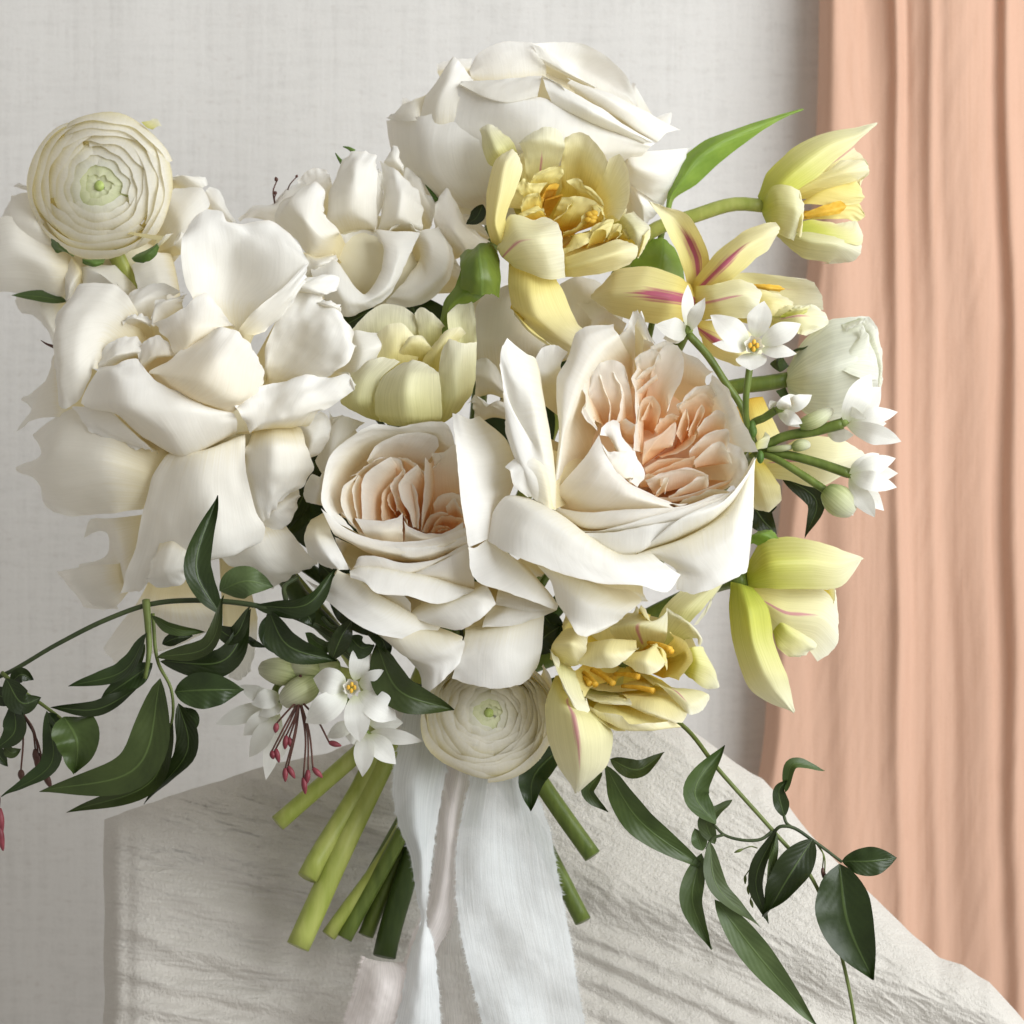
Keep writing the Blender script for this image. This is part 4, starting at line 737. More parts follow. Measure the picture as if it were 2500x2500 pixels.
# ================================================================== ranunculus
def basis(ax):
    a = np.array(ax, float); a /= np.linalg.norm(a)
    e = np.cross([0, 1, 0], a); e /= np.linalg.norm(e)
    return e, np.cross(a, e), a
def ranunculus(t, c, R, axis, K=15, seed=1, squash=0.8, inner=4, ripple=0.02, open_=0.95):
    rs = random.Random(seed); e, f, a = basis(axis)
    for k in range(K):
        s = k / (K - 1); Rk = R * (0.33 + 0.67 * s); r = R * (0.06 + (open_ - 0.06) * s ** 0.92)
        th0 = math.asin(min(0.97, r / Rk)); az0 = rs.uniform(0, 6.28); n = 3 if k < K - 4 else 4
        for q in range(n):
            az = az0 + q * 2 * math.pi / n + rs.uniform(-.25, .25); hw = rs.uniform(0.95, 1.25) * (3.0 / n) ** 0.5
            nu, nv = 17, 11; G = np.empty((nv, nu, 3)); SEED[0] += 1; tilt = rs.uniform(0.01, 0.03); dth = rs.uniform(-.05, .05)
            for i in range(nv):
                v = i / (nv - 1)
                for j in range(nu):
                    u = 2 * j / (nu - 1) - 1; ph = az + u * hw
                    rim = th0 + dth + 0.22 * abs(u) ** 2.6 * (0.6 + s) + ripple * 3 * noise.noise(Vector((ph * 2.2, SEED[0], 0)))
                    th = 2.2 + (rim - 2.2) * v
                    rr = Rk * (1 + 1.6 * tilt * u + ripple * noise.noise(Vector((ph * 1.5, v * 2, SEED[0])))) 
                    if v > 0.6: rr *= 1 - (0.67 * R / K / Rk) * 0.85 * ((v - 0.6) / 0.4) ** 1.5
                    x, y, z = rr * math.sin(th) * math.cos(ph), rr * math.sin(th) * math.sin(ph), rr * math.cos(th) * squash
                    G[i, j] = np.array(c) + e * x + f * y + a * z
            grid_mesh('petal', G, M['ranin'] if k < inner else M['ran'], t)
    ball('heart', tuple(np.array(c) + a * R * 0.12), R * 0.08, M['heart'], t, seg=8, rings=6)

t = thing('ranunculus', 'round white ranunculus with pale green heart at the upper left', 'ranunculus', (190, 430, -40))
ranunculus(t, (189, 350, -20), 139, (-0.10, 0.04, 1), K=9, seed=3, squash=0.55, inner=2, ripple=0.05)
for s in ('300,900,-20 330,890,-10 380,905,0 / 270,860,-10 310,870,16 385,915,10 / 268,820,0 300,840,26 350,880,24', '440,930,0 490,930,10 550,930,0 / 430,930,10 490,950,26 545,945,14 / 435,950,6 490,970,20 540,955,12', '720,900,0 770,880,10 820,850,0 / 690,925,14 770,905,36 835,845,14 / 700,940,14 750,950,30 810,920,26 832,870,14'):
    petal(t, FA, 60, s, M['sepal'], nu=9, nv=8, amp=1, name='sepal')
petal(t, FA, 60, '820,830,0 850,820,4 880,810,4 / 800,880,10 850,850,20 900,800,10 / 840,830,20 870,800,20 910,795,14', M['ran'], nu=9, nv=8)
petal(t, FA, 0, '740,210,0 770,240,0 800,250,0 / 790,200,0 820,210,0 835,230,0 / 800,192,0 825,195,0 848,232,0', M['tulip_pale'], nu=7, nv=7, amp=0, name='sepal')
stem(t, (200, 440, -60), (450, 960, -150), (580, 1656, 60), 20, M['stem_lt'], tie=(715, 1370, -30))

t = thing('ranunculus', 'many-layered white ranunculus with mint green heart hanging under the blush rose', 'ranunculus', (920, 1390, 150))
ranunculus(t, (922, 1352, 235), 128, (0.02, -0.42, 1), K=13, seed=8, squash=0.5, inner=2, ripple=0.05)
for s in ('600,1700,-20 680,1800,0 850,1850,10 1000,1780,0 / 540,1720,0 620,1860,20 820,1920,30 1000,1850,10 / 545,1690,10 560,1800,20 700,1895,34 850,1928,34 990,1860,20', '640,1540,-10 580,1600,-10 560,1680,-10 / 600,1520,20 545,1600,20 540,1720,20', '1000,1540,-10 1040,1620,-10 1030,1720,-10 / 1010,1480,10 1060,1600,14 1050,1760,14'):
    petal(t, FG, 215, s, M['ran'], nu=16, nv=9, ruffle=3, root=False)
stem(t, (920, 1380, 170), (905, 1350, 60), None, 15, M['stem'])

D = 90
t = thing('ranunculus', 'white ranunculus cup seen from the side, beside the peach curtain', 'ranunculus', (1490, 720, 40))
p = lambda s, m='ranbud', **k: petal(t, FD, D, s, M[m], **k)
p('1118,1500,-20 1140,1560,-60 1150,1640,-20 / 1240,1340,-30 1260,1500,-110 1240,1740,-30 / 1450,1230,-40 1480,1420,-130 1480,1740,-40 / 1560,1240,-40 1610,1420,-110 1590,1690,-40')
p('1117,1520,0 1114,1565,14 1130,1630,0 / 1190,1375,0 1215,1540,74 1210,1735,0 / 1340,1250,-6 1360,1500,100 1330,1778,6 / 1480,1232,-10 1490,1460,90 1450,1765,6 / 1548,1228,-16 1580,1340,30 1600,1560,44 1540,1725,4', nu=20, nv=18, amp=2.5, freq=.03)
p('1300,1500,60 1360,1400,50 1440,1330,30 / 1430,1520,100 1460,1420,86 1500,1340,56 / 1530,1560,84 1540,1430,80 1545,1330,56 1500,1290,40 / 1590,1560,50 1560,1430,62 1545,1330,50 1520,1280,36', ruffle=3)
p('1480,1330,20 1540,1400,40 1580,1500,40 / 1500,1260,0 1570,1330,40 1615,1480,46 1605,1600,30 / 1550,1230,-10 1595,1300,16 1612,1400,26 1626,1560,16', ruffle=3)
p('1400,1270,6 1440,1260,6 1500,1240,6 / 1430,1300,44 1490,1270,36 1540,1240,16', ruffle=3)
for s in ('1130,1490,10 1100,1440,10 1180,1410,10 / 1080,1520,20 1070,1470,30 1160,1400,30 / 1030,1480,14 1100,1430,26 1200,1390,26 / 1180,1400,10 1250,1390,20 1300,1375,16', '1110,1600,10 1130,1640,10 1150,1660,10 / 1060,1620,20 1090,1660,24 1140,1665,14'):
    petal(t, FD, D, s, M['leafmid'], nu=10, nv=12, name='sepal')
tube('stem', [FD(1125, 1560) + (D,), FD(1000, 1580) + (D,), FD(840, 1600) + (D - 10,), FD(600, 1700) + (40,), (1150, 900, -60), (920, 1310, -60), (1030, 1490, -10), (1118, 1615, 10)], 15, 17, M['stem'], t, n=50)

# ================================================================== tulips
D = 130
t = thing('double_tulip', 'open double yellow tulip with hanging petal in front of the tallest rose', 'tulip', (1000, 470, -20))
p = lambda s, m='tulip', **k: petal(t, FS, D, s, M[m], **k)
p('600,900,-130 900,900,-140 1200,1000,-130 / 260,900,-70 500,500,-90 1000,420,-90 1350,760,-80 1380,1150,-60 / 200,1100,-40 300,500,-60 700,280,-60 1200,420,-60 1470,900,-50', 'tulip', nu=24)
p('500,1050,-110 800,1100,-120 1150,1150,-110 / 360,1200,-30 700,1420,-10 1200,1380,-10 1450,1150,-30', 'tulip_in', nu=18)
p('250,520,-60 330,480,-60 450,400,-60 / 140,430,-50 240,330,-20 400,260,-50 / 85,150,-60 170,150,-40 280,150,-50 / 80,130,-64 170,85,-60 250,118,-60', 'tulip_pale')
p('560,720,-90 640,740,-95 760,720,-90 / 520,560,-50 640,520,-50 800,540,-60 / 500,400,-24 650,360,-14 865,380,-24 / 455,275,-10 560,240,8 700,220,10 885,290,-6 / 440,270,-14 560,180,-6 700,115,-6 800,130,-6 858,170,-10', 'tulip_lt', nu=18, nv=18)
p('860,700,-100 960,760,-110 1160,800,-100 / 850,520,-60 1000,500,-70 1230,680,-60 / 870,320,-24 1030,320,-30 1260,560,-26 / 880,220,-20 950,180,-16 1040,165,-14 1150,240,-10 1230,330,-8 1290,440,-8', nu=18, ruffle=3)
p('1140,760,-80 1200,860,-80 1260,980,-70 / 1240,600,-30 1330,760,-26 1330,950,-20 / 1300,420,-6 1400,372,2 1470,480,10 1500,650,14 1480,850,14 1400,1000,8', nu=18)
p('200,1180,10 300,1230,10 400,1150,10 / 190,1200,20 300,1248,40 380,1120,36 / 145,1000,20 230,1040,66 325,985,36 / 150,700,10 270,740,56 420,720,20 / 230,430,-4 330,450,30 480,555,4 / 300,370,-14 400,330,-6 488,470,-8', nu=16, nv=18)
p('280,1240,-10 320,1330,-10 420,1420,-10 / 245,1245,40 290,1330,54 400,1425,44 / 372,938,30 460,1180,96 640,1530,66 / 560,985,28 640,1160,100 760,1556,70 / 700,965,10 830,1035,40 868,1250,70 891,1538,56', 'tulip_lt', nu=18, nv=18)
p('360,1380,0 560,1420,10 800,1480,10 / 355,1420,20 560,1500,44 810,1560,36 / 350,1600,24 560,1700,70 860,1640,40 / 400,1850,20 600,1900,66 950,1850,30 / 600,2060,10 760,2040,40 1010,1980,16 / 950,2300,-10 1010,2230,0 1105,2040,0', nu=18, nv=18)
p('370,1820,10 440,1880,30 500,1960,40 / 400,1850,30 560,2040,66 720,2150,60 / 410,1900,16 560,2070,44 760,2200,40 940,2300,0', nu=10, nv=10)
p('860,1340,-10 870,1440,0 890,1520,-10 / 870,1352,30 880,1450,52 895,1535,36 / 1100,1270,34 1130,1380,84 1110,1520,46 / 1380,1182,26 1400,1300,80 1360,1465,44 / 1470,1190,14 1540,1220,34 1575,1250,34 1555,1345,34 1490,1415,26', nu=16)
p('1400,1000,-20 1440,1100,-20 1480,1180,-20 / 1440,950,-14 1540,1080,20 1530,1190,10 / 1532,908,-16 1610,990,0 1692,1062,6 1640,1220,20 1572,1352,20', 'tulip_pale')
p('1600,1140,10 1590,1240,10 1560,1320,10 / 1640,1130,24 1620,1220,30 1580,1340,26 / 1695,1065,10 1680,1180,20 1640,1260,20 1575,1355,18')
q = lambda s, m='tulip_in', **k: petal(t, FS, D, s, M[m], **dict(dict(dz=0.55, ruffle=4, amp=3, freq=.04), **k))
q('600,760,-100 700,760,-105 800,740,-100 / 560,640,-40 680,600,-36 830,620,-46 / 600,560,-28 740,500,-20 850,498,-22 880,560,-30')
q('560,900,-90 640,860,-95 700,800,-90 / 480,760,-40 540,720,-30 650,740,-36 / 420,700,-30 500,600,-24 540,640,-24 720,640,-30')
q('480,960,-70 580,920,-80 680,900,-80 / 470,880,-30 540,800,-20 650,760,-24 / 470,870,-24 520,760,-14 640,740,-14 660,830,-20')
q('420,1000,-60 560,980,-70 720,980,-70 / 400,960,-14 520,900,-6 640,860,-10 / 480,970,-4 600,920,4 690,900,4 705,950,0')
q('1020,800,-100 1100,820,-100 1200,840,-100 / 980,700,-60 1100,740,-40 1230,860,-50 / 900,620,-50 1020,600,-40 1050,650,-30 1160,720,-26 1260,860,-30')
q('760,1020,-110 880,1060,-110 1040,1060,-110 / 800,900,-70 920,940,-60 1100,960,-60 / 860,780,-50 1000,770,-40 1140,800,-34 1250,880,-34')
q('780,1000,-90 840,960,-90 900,900,-90 / 760,1000,-44 860,950,-30 960,820,-22 975,850,-26')
q('860,1150,-100 960,1130,-100 1080,1060,-90 / 870,1120,-60 980,1090,-44 1100,980,-40 / 880,1100,-50 1000,1070,-30 1090,920,-22 1170,940,-22')
q('900,1250,-80 1000,1200,-80 1100,1160,-80 / 900,1250,-24 980,1140,-8 1140,1100,-8 / 870,1320,-10 960,1280,6 1110,1200,6 1140,1080,-6')
q('1080,1250,-70 1180,1220,-70 1260,1200,-70 / 1100,1240,-10 1160,1100,14 1300,1080,4 / 1140,1060,-14 1260,1000,-6 1350,985,-10 1330,1060,0 1250,1200,6')
q('1280,1200,-60 1340,1170,-60 1400,1160,-60 / 1300,1140,-10 1370,1100,6 1430,1120,0 / 1320,1040,-16 1420,1030,-14 1425,1080,-6 1370,1180,4')
q('1400,1180,-40 1440,1180,-40 1480,1190,-40 / 1430,1090,-14 1450,1120,-6 1480,1160,-8 / 1440,1080,-20 1470,1130,-14 1495,1190,-14', nu=7, nv=8)
q('1150,960,-60 1190,1000,-60 1230,1030,-60 / 1140,870,-30 1190,850,-24 1250,880,-24 / 1200,960,-20 1230,900,-14 1270,960,-14 1240,1030,-16')
petal(t, FS, D, '680,800,-60 720,740,-60 800,720,-60 / 660,790,-40 700,710,-30 820,700,-34 / 670,770,-34 730,670,-26 800,648,-26 835,660,-30', M['stamen'], nu=9, nv=8, amp=1)
petal(t, FS, D, '700,800,-50 780,770,-50 860,750,-55 / 690,815,-34 780,790,-30 870,762,-40', M['stamen'], nu=8, nv=5, amp=1)
for x, y in ((1120, 940), (1150, 970), (1110, 990), (1160, 930), (1140, 1000)):
    ball('anther', FS(x, y) + (D - 12,), 6, M['tulip_in'], t, ax=(1.5, 1, 1), seg=8, rings=6)
tube('stem', [(1000, 500, 60), (985, 700, -30), (900, 1000, -120), (770, 1340, -40), (646, 1601, 36), (562, 1786, 60)], 16, 23, M['stem_lt'], t, n=50, bump=0.05)

D = 200
t = thing('small_tulip', 'small pale yellow tulip half closed, resting on top of the blush garden rose', 'tulip', (760, 800, 60))
p = lambda s, m='tulip_pale', **k: petal(t, FB, D, s, M[m], **k)
p('1100,1440,-90 1180,1420,-90 1280,1440,-90 / 900,1340,-70 1060,1240,-60 1300,1240,-70 / 865,1220,-70 960,1120,-66 1060,1065,-66 1180,1090,-66 1290,1180,-70')
p('1260,1400,-80 1330,1360,-80 1400,1340,-80 / 1260,1230,-60 1330,1190,-54 1400,1210,-60 / 1238,1120,-60 1270,1085,-56 1340,1120,-54 1420,1200,-56')
p('1440,1500,-60 1500,1500,-60 1560,1500,-60 / 1440,1290,-40 1520,1260,-50 1600,1330,-40 / 1430,1130,-44 1500,1120,-54 1597,1180,-44 / 1440,1110,-48 1555,1028,-50 1590,1080,-46', nv=18)
p('1040,1560,-60 1120,1540,-60 1200,1540,-60 / 1020,1420,-20 1120,1350,-6 1260,1380,-30 / 1010,1250,-30 1080,1190,-16 1160,1180,-16 1240,1260,-24', 'tulip')
p('1180,1440,-50 1240,1420,-50 1320,1420,-50 / 1130,1360,-10 1220,1300,6 1340,1330,-14 / 1170,1300,-10 1210,1260,4 1280,1255,4 1320,1300,-6', 'tulip')
p('1300,1560,-50 1340,1520,-50 1400,1480,-50 / 1290,1380,-20 1380,1330,0 1500,1280,-20 / 1360,1290,-20 1430,1220,-6 1510,1205,-6 1540,1240,-14', 'tulip')
p('880,1700,-40 960,1740,-30 1030,1760,-30 / 800,1640,-10 900,1640,36 1020,1640,20 / 820,1540,-14 930,1520,26 1030,1520,14 / 900,1440,-26 980,1400,-6 1080,1380,-14 1150,1410,-16', nu=16)
p('1360,1780,-20 1420,1760,-20 1500,1700,-30 / 1385,1640,30 1480,1620,46 1590,1560,0 / 1370,1490,26 1470,1450,46 1600,1400,-6 / 1400,1340,6 1440,1275,10 1520,1300,14 1600,1290,-10', nu=16, nv=18)
p('1080,1780,10 1180,1790,16 1320,1770,10 / 1010,1720,30 1180,1740,76 1395,1740,36 / 1005,1600,36 1180,1600,104 1395,1620,50 / 1050,1490,30 1200,1480,90 1385,1490,46 / 1140,1430,20 1235,1398,40 1300,1420,36 1370,1465,26', nu=18, nv=18)
tube('stem', [(760, 790, 130), (780, 950, 0), (850, 1300, -40), (800, 1480, 0), (650, 1770, 30)], 12, 15, M['stem'], t, n=40)

D = 10
t = thing('tulip', 'yellow-white tulip nodding sideways on a bare green stem beside the curtain top', 'tulip', (1440, 390, 10))
p = lambda s, m='tulip_gr', **k: petal(t, FD, D, s, M[m], **k)
p('1010,660,-20 1060,640,-40 1100,620,-40 / 1180,520,-30 1300,540,-50 1350,600,-40 / 1400,400,-30 1500,430,-36 1500,560,-36 / 1470,345,-34 1545,430,-30 1550,480,-30 1500,520,-34', 'tulip')
p('1060,640,-10 1080,620,0 1100,600,0 / 1160,540,6 1240,540,14 1290,560,6 / 1340,460,10 1440,470,24 1480,510,10 / 1400,410,6 1530,420,14 1550,465,12 1490,512,8', 'tulip')
p('1100,700,-20 1150,660,-20 1180,640,-20 / 1220,640,10 1330,560,14 1400,540,4 / 1380,650,10 1490,590,10 1490,525,0 / 1500,640,4 1525,605,4 1510,560,0', 'tulip_in', ruffle=3)
p('1150,720,-20 1180,700,-20 1200,680,-20 / 1300,720,4 1350,670,10 1380,640,6 / 1440,720,0 1480,670,0 1500,640,0 / 1480,740,-4 1530,700,-4 1520,685,-4', 'tulip_in', ruffle=3)
petal(t, FD, D, '1210,690,20 1215,705,24 1220,715,20 / 1300,650,26 1320,680,34 1320,700,26 / 1400,620,20 1430,650,26 1400,690,20', M['stamen'], nu=8, nv=9)
p('965,600,0 985,650,14 1005,700,6 / 1010,490,0 1070,560,50 1120,600,40 / 1130,360,-6 1210,430,54 1280,500,30 / 1300,272,-12 1350,330,30 1375,410,14 / 1470,240,-18 1500,275,0 1470,330,0 / 1585,213,-26 1594,216,-26 1588,224,-26', nu=16, nv=20)
p('985,640,10 990,690,16 1010,740,8 / 1050,540,50 1080,650,76 1060,790,40 / 1140,545,66 1170,660,90 1130,820,56 / 1185,570,60 1210,650,74 1190,740,72 1155,832,52', 'tulip_gr', nu=14)
p('1150,740,60 1160,690,70 1170,620,66 / 1180,800,66 1200,730,80 1190,600,70 / 1190,830,60 1210,700,74 1185,570,64', 'tulip')
p('1010,730,10 1050,790,20 1100,840,6 / 1180,740,20 1220,830,70 1200,920,20 / 1350,760,20 1380,850,66 1340,950,14 / 1450,790,10 1510,850,24 1500,905,20 1440,945,4 1300,955,0', 'tulip_pale', nu=16)
p('1140,760,40 1170,780,50 1180,820,50 / 1240,720,30 1320,770,44 1360,830,56 / 1360,740,20 1470,780,24 1510,850,28 / 1370,745,16 1480,735,6 1520,800,16', 'tulip_gr')
tube('stem', [FD(1000, 650) + (D + 6,), FD(850, 640) + (D,), FD(640, 700) + (D - 10,), FD(400, 790) + (D - 30,), (1120, 620, -80), (960, 1000, -140), (800, 1310, -70), (690, 1408, -10), (524, 1553, 30)], 13, 17, M['stem_lt'], t, n=60, bump=0.05)

D = 90
t = thing('streaked_tulip', 'pale yellow parrot tulip with crimson streaks behind the starry narcissus', 'tulip', (1310, 590, 30))
p = lambda s, m='tulip_st', **k: petal(t, FD, D, s, M[m], **k)
p('600,1080,-20 650,1050,-10 700,970,-20 / 570,960,-14 640,920,-40 712,925,-10 / 515,835,-10 600,810,-44 670,810,-10 / 455,710,-4 530,710,-22 590,690,-10 / 392,622,-4 430,640,-4 480,658,-6', nv=18)
p('630,1040,0 660,1080,10 710,1100,0 / 735,910,6 780,970,54 840,1030,24 / 880,790,0 910,860,46 960,920,20 / 1000,742,-14 1020,800,16 1015,885,0 / 1060,735,-20 1082,770,-16 1062,810,-14', nu=15, nv=18)
p('700,1080,-50 760,1130,-60 800,1190,-60 / 880,1000,-60 980,1080,-80 1000,1180,-80 / 1080,1015,-60 1160,1090,-70 1140,1190,-70 / 1200,1030,-56 1260,1050,-50 1305,1140,-50 1310,1195,-50', 'tulip_lt', nu=16)
p('820,1150,-20 860,1190,-20 880,1240,-20 / 960,1090,-10 1040,1150,10 1020,1230,10 / 1080,1110,-16 1150,1160,-6 1150,1250,0', 'tulip', ruffle=4)
p('640,1070,20 640,1170,20 680,1250,10 / 740,1060,46 740,1140,70 780,1240,40 / 870,1035,40 900,1110,76 880,1240,46 / 940,1060,30 985,1110,50 960,1190,56 920,1240,46', 'tulip_lt', nu=16)
p('980,1240,0 1040,1250,6 1100,1300,6 / 1100,1180,10 1180,1230,30 1180,1320,20 / 1230,1170,-6 1310,1195,0 1338,1262,4 1220,1330,20', 'tulip_lt', ruffle=5)
p('1080,1230,20 1120,1240,20 1160,1260,20 / 1140,1190,30 1190,1190,36 1240,1180,24 / 1150,1180,26 1200,1180,30 1250,1170,20', 'tulip_gr', ruffle=5)
p('640,1250,10 650,1290,16 660,1330,10 / 770,1250,30 750,1360,54 710,1420,20 / 890,1290,30 870,1420,60 830,1480,20 / 1010,1390,20 960,1460,26 870,1492,16', 'tulip_st', nu=16)
p('615,1060,10 640,1150,20 610,1250,10 / 530,1010,36 510,1130,96 490,1270,50 / 390,965,30 360,1110,100 340,1255,46 / 235,985,6 205,1110,66 210,1218,16 / 130,1080,-10 92,1128,-10 140,1165,-10', nu=18, nv=20)
petal(t, FD, D, '920,1060,-40 930,1070,-40 940,1080,-40 / 1010,1060,-30 1020,1080,-24 1020,1095,-30 / 1090,1070,-34 1110,1085,-30 1080,1100,-34', M['stamen'], nu=7, nv=9, amp=1)
stem(t, (1310, 590, 40), (1180, 850, -80), None, 14, M['stem'])

D = 130
t = thing('tulip', 'lime yellow tulip with one long drooping petal, under the narcissus buds', 'tulip', (1380, 1095, 130))
p = lambda s, m='tulip_gr', **k: petal(t, FH, D, s, M[m], **k)
p('410,1290,0 420,1320,4 430,1350,0 / 560,1290,-20 560,1400,20 520,1500,0 / 700,1290,-30 720,1420,10 650,1550,0 / 772,1300,-40 785,1440,-20 775,1540,-16 695,1608,-14', 'tulip_lt')
p('440,1340,-20 460,1380,-20 480,1420,-20 / 520,1400,0 560,1470,20 520,1540,10 / 600,1450,0 650,1530,16 580,1590,10 / 650,1480,-6 690,1540,0 620,1585,0', 'tulip_gr', ruffle=4)
p('740,1300,-30 750,1340,-30 760,1380,-30 / 770,1290,-30 772,1330,-26 760,1390,-26', 'tulip', nu=7, nv=6)
p('390,1200,10 392,1240,14 395,1290,10 / 455,1090,16 490,1190,80 500,1295,40 / 620,1078,6 660,1180,60 680,1296,26 / 780,1120,-6 790,1190,24 800,1284,4 / 880,1158,-30 888,1163,-30 882,1172,-30', nu=16, nv=18)
p('325,1265,20 370,1275,40 420,1290,30 / 316,1360,30 400,1380,94 486,1380,46 / 335,1540,30 420,1530,94 506,1520,36 / 388,1700,20 470,1660,70 562,1660,26 / 450,1762,4 520,1740,36 578,1720,10 / 588,1824,-6 594,1829,-6 598,1814,-6', nu=16, nv=20)
petal(t, FH, D, '400,1110,10 420,1100,20 440,1110,20 / 400,1070,30 450,1060,44 500,1080,40 / 440,1050,20 500,1042,30 532,1078,30', M['tleaf'], nu=9, nv=9, name='leaf')
tube('stem', [FH(385, 1255) + (D + 20,), FH(320, 1262) + (D,), FH(200, 1300) + (60,), (1150, 1200, -20), (900, 1330, -60), (1030, 1600, -30), (1100, 1738, 0)], 15, 16, M['stem'], t, n=44)

D = 150
t = thing('tulip', 'peachy yellow tulip mostly hidden behind the narcissus stems', 'tulip', (1420, 850, 80))
p = lambda s, m='tulip', **k: petal(t, FH, D, s, M[m], **k)
p('400,800,-20 430,760,-20 470,740,-20 / 560,830,-6 620,740,26 640,640,-6 / 700,860,-10 760,760,20 780,650,-10 / 860,775,-30 900,722,-30 850,680,-30', 'tulip_lt')
p('380,760,0 420,750,0 470,760,0 / 390,860,10 450,850,36 530,850,10 / 425,955,0 490,965,6 540,915,0')
p('340,520,-30 400,480,-30 460,470,-30 / 360,620,-10 430,600,10 500,560,-20 / 380,700,-14 450,680,0 540,640,-20', 'tulip_in')
stem(t, (1420, 850, 60), (1200, 1000, -60), None, 13, M['stem'])

D = 320
t = thing('double_tulip', 'open double yellow tulip with golden stamens and a pink-streaked tongue petal', 'tulip', (1180, 1250, 160))
p = lambda s, m='tulip', **k: petal(t, FR, D, s, M[m], **k)
p('700,700,-170 1000,760,-180 1300,700,-170 / 480,600,-130 700,400,-140 1100,400,-140 1400,500,-140 1560,760,-130 / 420,700,-110 520,420,-110 1000,330,-120 1500,460,-120 1660,800,-110', 'tulip', nu=22)
p('700,900,-170 1000,940,-180 1300,900,-170 / 560,980,-110 800,1150,-100 1200,1200,-100 1500,1060,-110 / 600,1060,-60 850,1280,-30 1200,1300,-30 1480,1180,-50', 'tulip', nu=22)
p('1200,600,-140 1400,500,-140 1500,440,-140 / 1300,300,-130 1500,300,-110 1640,300,-120 / 1500,120,-140 1700,130,-130 1860,20,-140 / 1690,90,-146 1720,230,-140 1600,420,-140 1560,440,-136', 'tulip_pale')
p('1250,560,-120 1380,540,-120 1480,560,-120 / 1330,330,-90 1520,420,-70 1600,560,-90 / 1340,290,-90 1540,430,-76 1640,560,-84 1620,620,-84', 'tulip_pale', ruffle=3)
p('1000,640,-120 1150,640,-120 1300,620,-120 / 880,440,-60 1100,430,-30 1340,520,-60 / 1050,330,-70 1200,400,-40 1345,470,-56 / 1080,270,-80 1200,400,-50 1330,330,-66 1340,280,-76', 'tulip_lt', nu=16)
p('1100,330,-60 1160,330,-60 1200,350,-60 / 1110,290,-40 1150,360,-30 1190,400,-40 / 1120,265,-50 1150,290,-44 1200,405,-44', nu=7, nv=8)
p('1400,700,-110 1460,760,-110 1480,840,-110 / 1560,620,-60 1600,760,-50 1560,900,-60 / 1640,620,-70 1720,820,-60 1640,960,-60 / 1650,700,-76 1780,960,-80 1700,978,-74', 'tulip_gr')
p('1300,640,-120 1340,760,-130 1300,880,-110 / 1400,540,-70 1490,700,-80 1380,880,-60 / 1350,480,-40 1520,600,-26 1560,720,-20 1440,900,-30', 'tulip_in', nu=16, ruffle=3)
p('700,700,-110 860,660,-110 1000,640,-110 / 620,600,-30 860,560,10 1080,560,-20 / 600,740,10 830,700,60 1090,640,30 / 600,760,6 720,790,40 900,790,50 1000,720,46 1105,620,30', nu=18)
p('1000,720,-100 1150,700,-100 1280,680,-100 / 1000,680,0 1180,650,20 1260,600,-20 / 960,740,14 1160,760,50 1330,760,6 / 980,760,0 1080,820,26 1200,850,36 1290,800,26 1340,740,0', 'tulip')
p('1180,600,-80 1240,640,-80 1260,700,-80 / 1220,600,-20 1300,650,0 1310,740,0 / 1240,600,-20 1320,660,-14 1352,760,-14 1340,820,-14', 'tulip_in', nu=9)
p('480,700,-100 420,640,-100 440,540,-100 / 350,720,-40 380,600,0 470,480,-40 / 470,760,-10 540,600,40 600,460,-10 / 500,770,-20 580,780,0 660,640,14 672,540,0', nu=16)
p('480,560,-80 540,480,-80 600,440,-80 / 460,470,-60 520,400,-50 600,420,-60 / 460,420,-66 500,330,-64 560,380,-60')
p('640,760,-110 780,860,-120 900,900,-110 / 560,820,-50 620,900,-40 700,960,-50 / 500,780,-10 560,900,14 650,1040,6', 'tulip_in')
p('400,740,-60 460,700,-60 520,760,-60 / 350,640,-10 450,860,50 590,900,10 / 360,660,0 440,880,70 560,1020,36 650,1060,16 / 420,700,0 470,960,56 560,1130,50 640,1180,36 690,1160,26 660,1050,16', 'tulip_pale', nu=18, ruffle=3)
# golden inside with stamens
p('700,880,-140 900,900,-150 1200,880,-140 / 640,960,-80 900,1000,-70 1250,950,-80', 'tulip_in')
p('900,1000,-100 1100,1000,-110 1300,960,-100 / 1000,1050,-20 1250,1080,10 1480,1080,-20 / 1000,1110,0 1200,1180,40 1400,1230,40 1520,1170,10 / 1020,1110,6 1240,1210,36 1460,1258,40 1520,1180,16', 'tulip', nu=16)
p('620,1000,-80 760,1020,-80 960,1020,-80 / 640,1040,-20 780,1080,16 1000,1060,0 / 680,1030,-4 760,1090,26 900,1110,30 1040,1100,20 1030,1050,10', 'tulip_pale', ruffle=4)
p('1230,940,-80 1300,960,-80 1380,960,-80 / 1260,930,-30 1420,1000,0 1600,980,-30 / 1340,1000,-10 1530,1110,20 1690,1020,-20 / 1400,1060,-6 1530,1190,20 1640,1150,-4 1700,1060,-24', 'tulip_lt', nu=16)
p('760,1060,-60 960,1120,-60 1300,1200,-60 / 720,1130,-10 980,1220,30 1380,1270,10 / 690,1160,0 960,1310,50 1280,1320,50 1460,1290,20 / 690,1120,10 800,1170,40 960,1200,50 1020,1260,60 1200,1260,60 1400,1240,30', 'tulip', nu=20, ruffle=3)
p('680,1100,-50 800,1250,-50 960,1300,-50 / 690,1180,0 840,1290,30 990,1330,30 / 680,1150,10 780,1250,36 880,1310,40 990,1332,40', 'tulip')
for x, y, x2, y2 in ((640, 830, 740, 940), (700, 810, 890, 930), (900, 850, 1100, 870), (1180, 580, 1370, 640), (960, 950, 1230, 990), (620, 870, 690, 930), (1250, 590, 1380, 660)):
    tube('stamen', [FR(x, y) + (D - 70,), FR((x + x2) / 2, (y + y2) / 2 - 10) + (D - 50,), FR(x2, y2) + (D - 30,)], 3.5, 6, M['stamen'], t, n=10, seg=8)
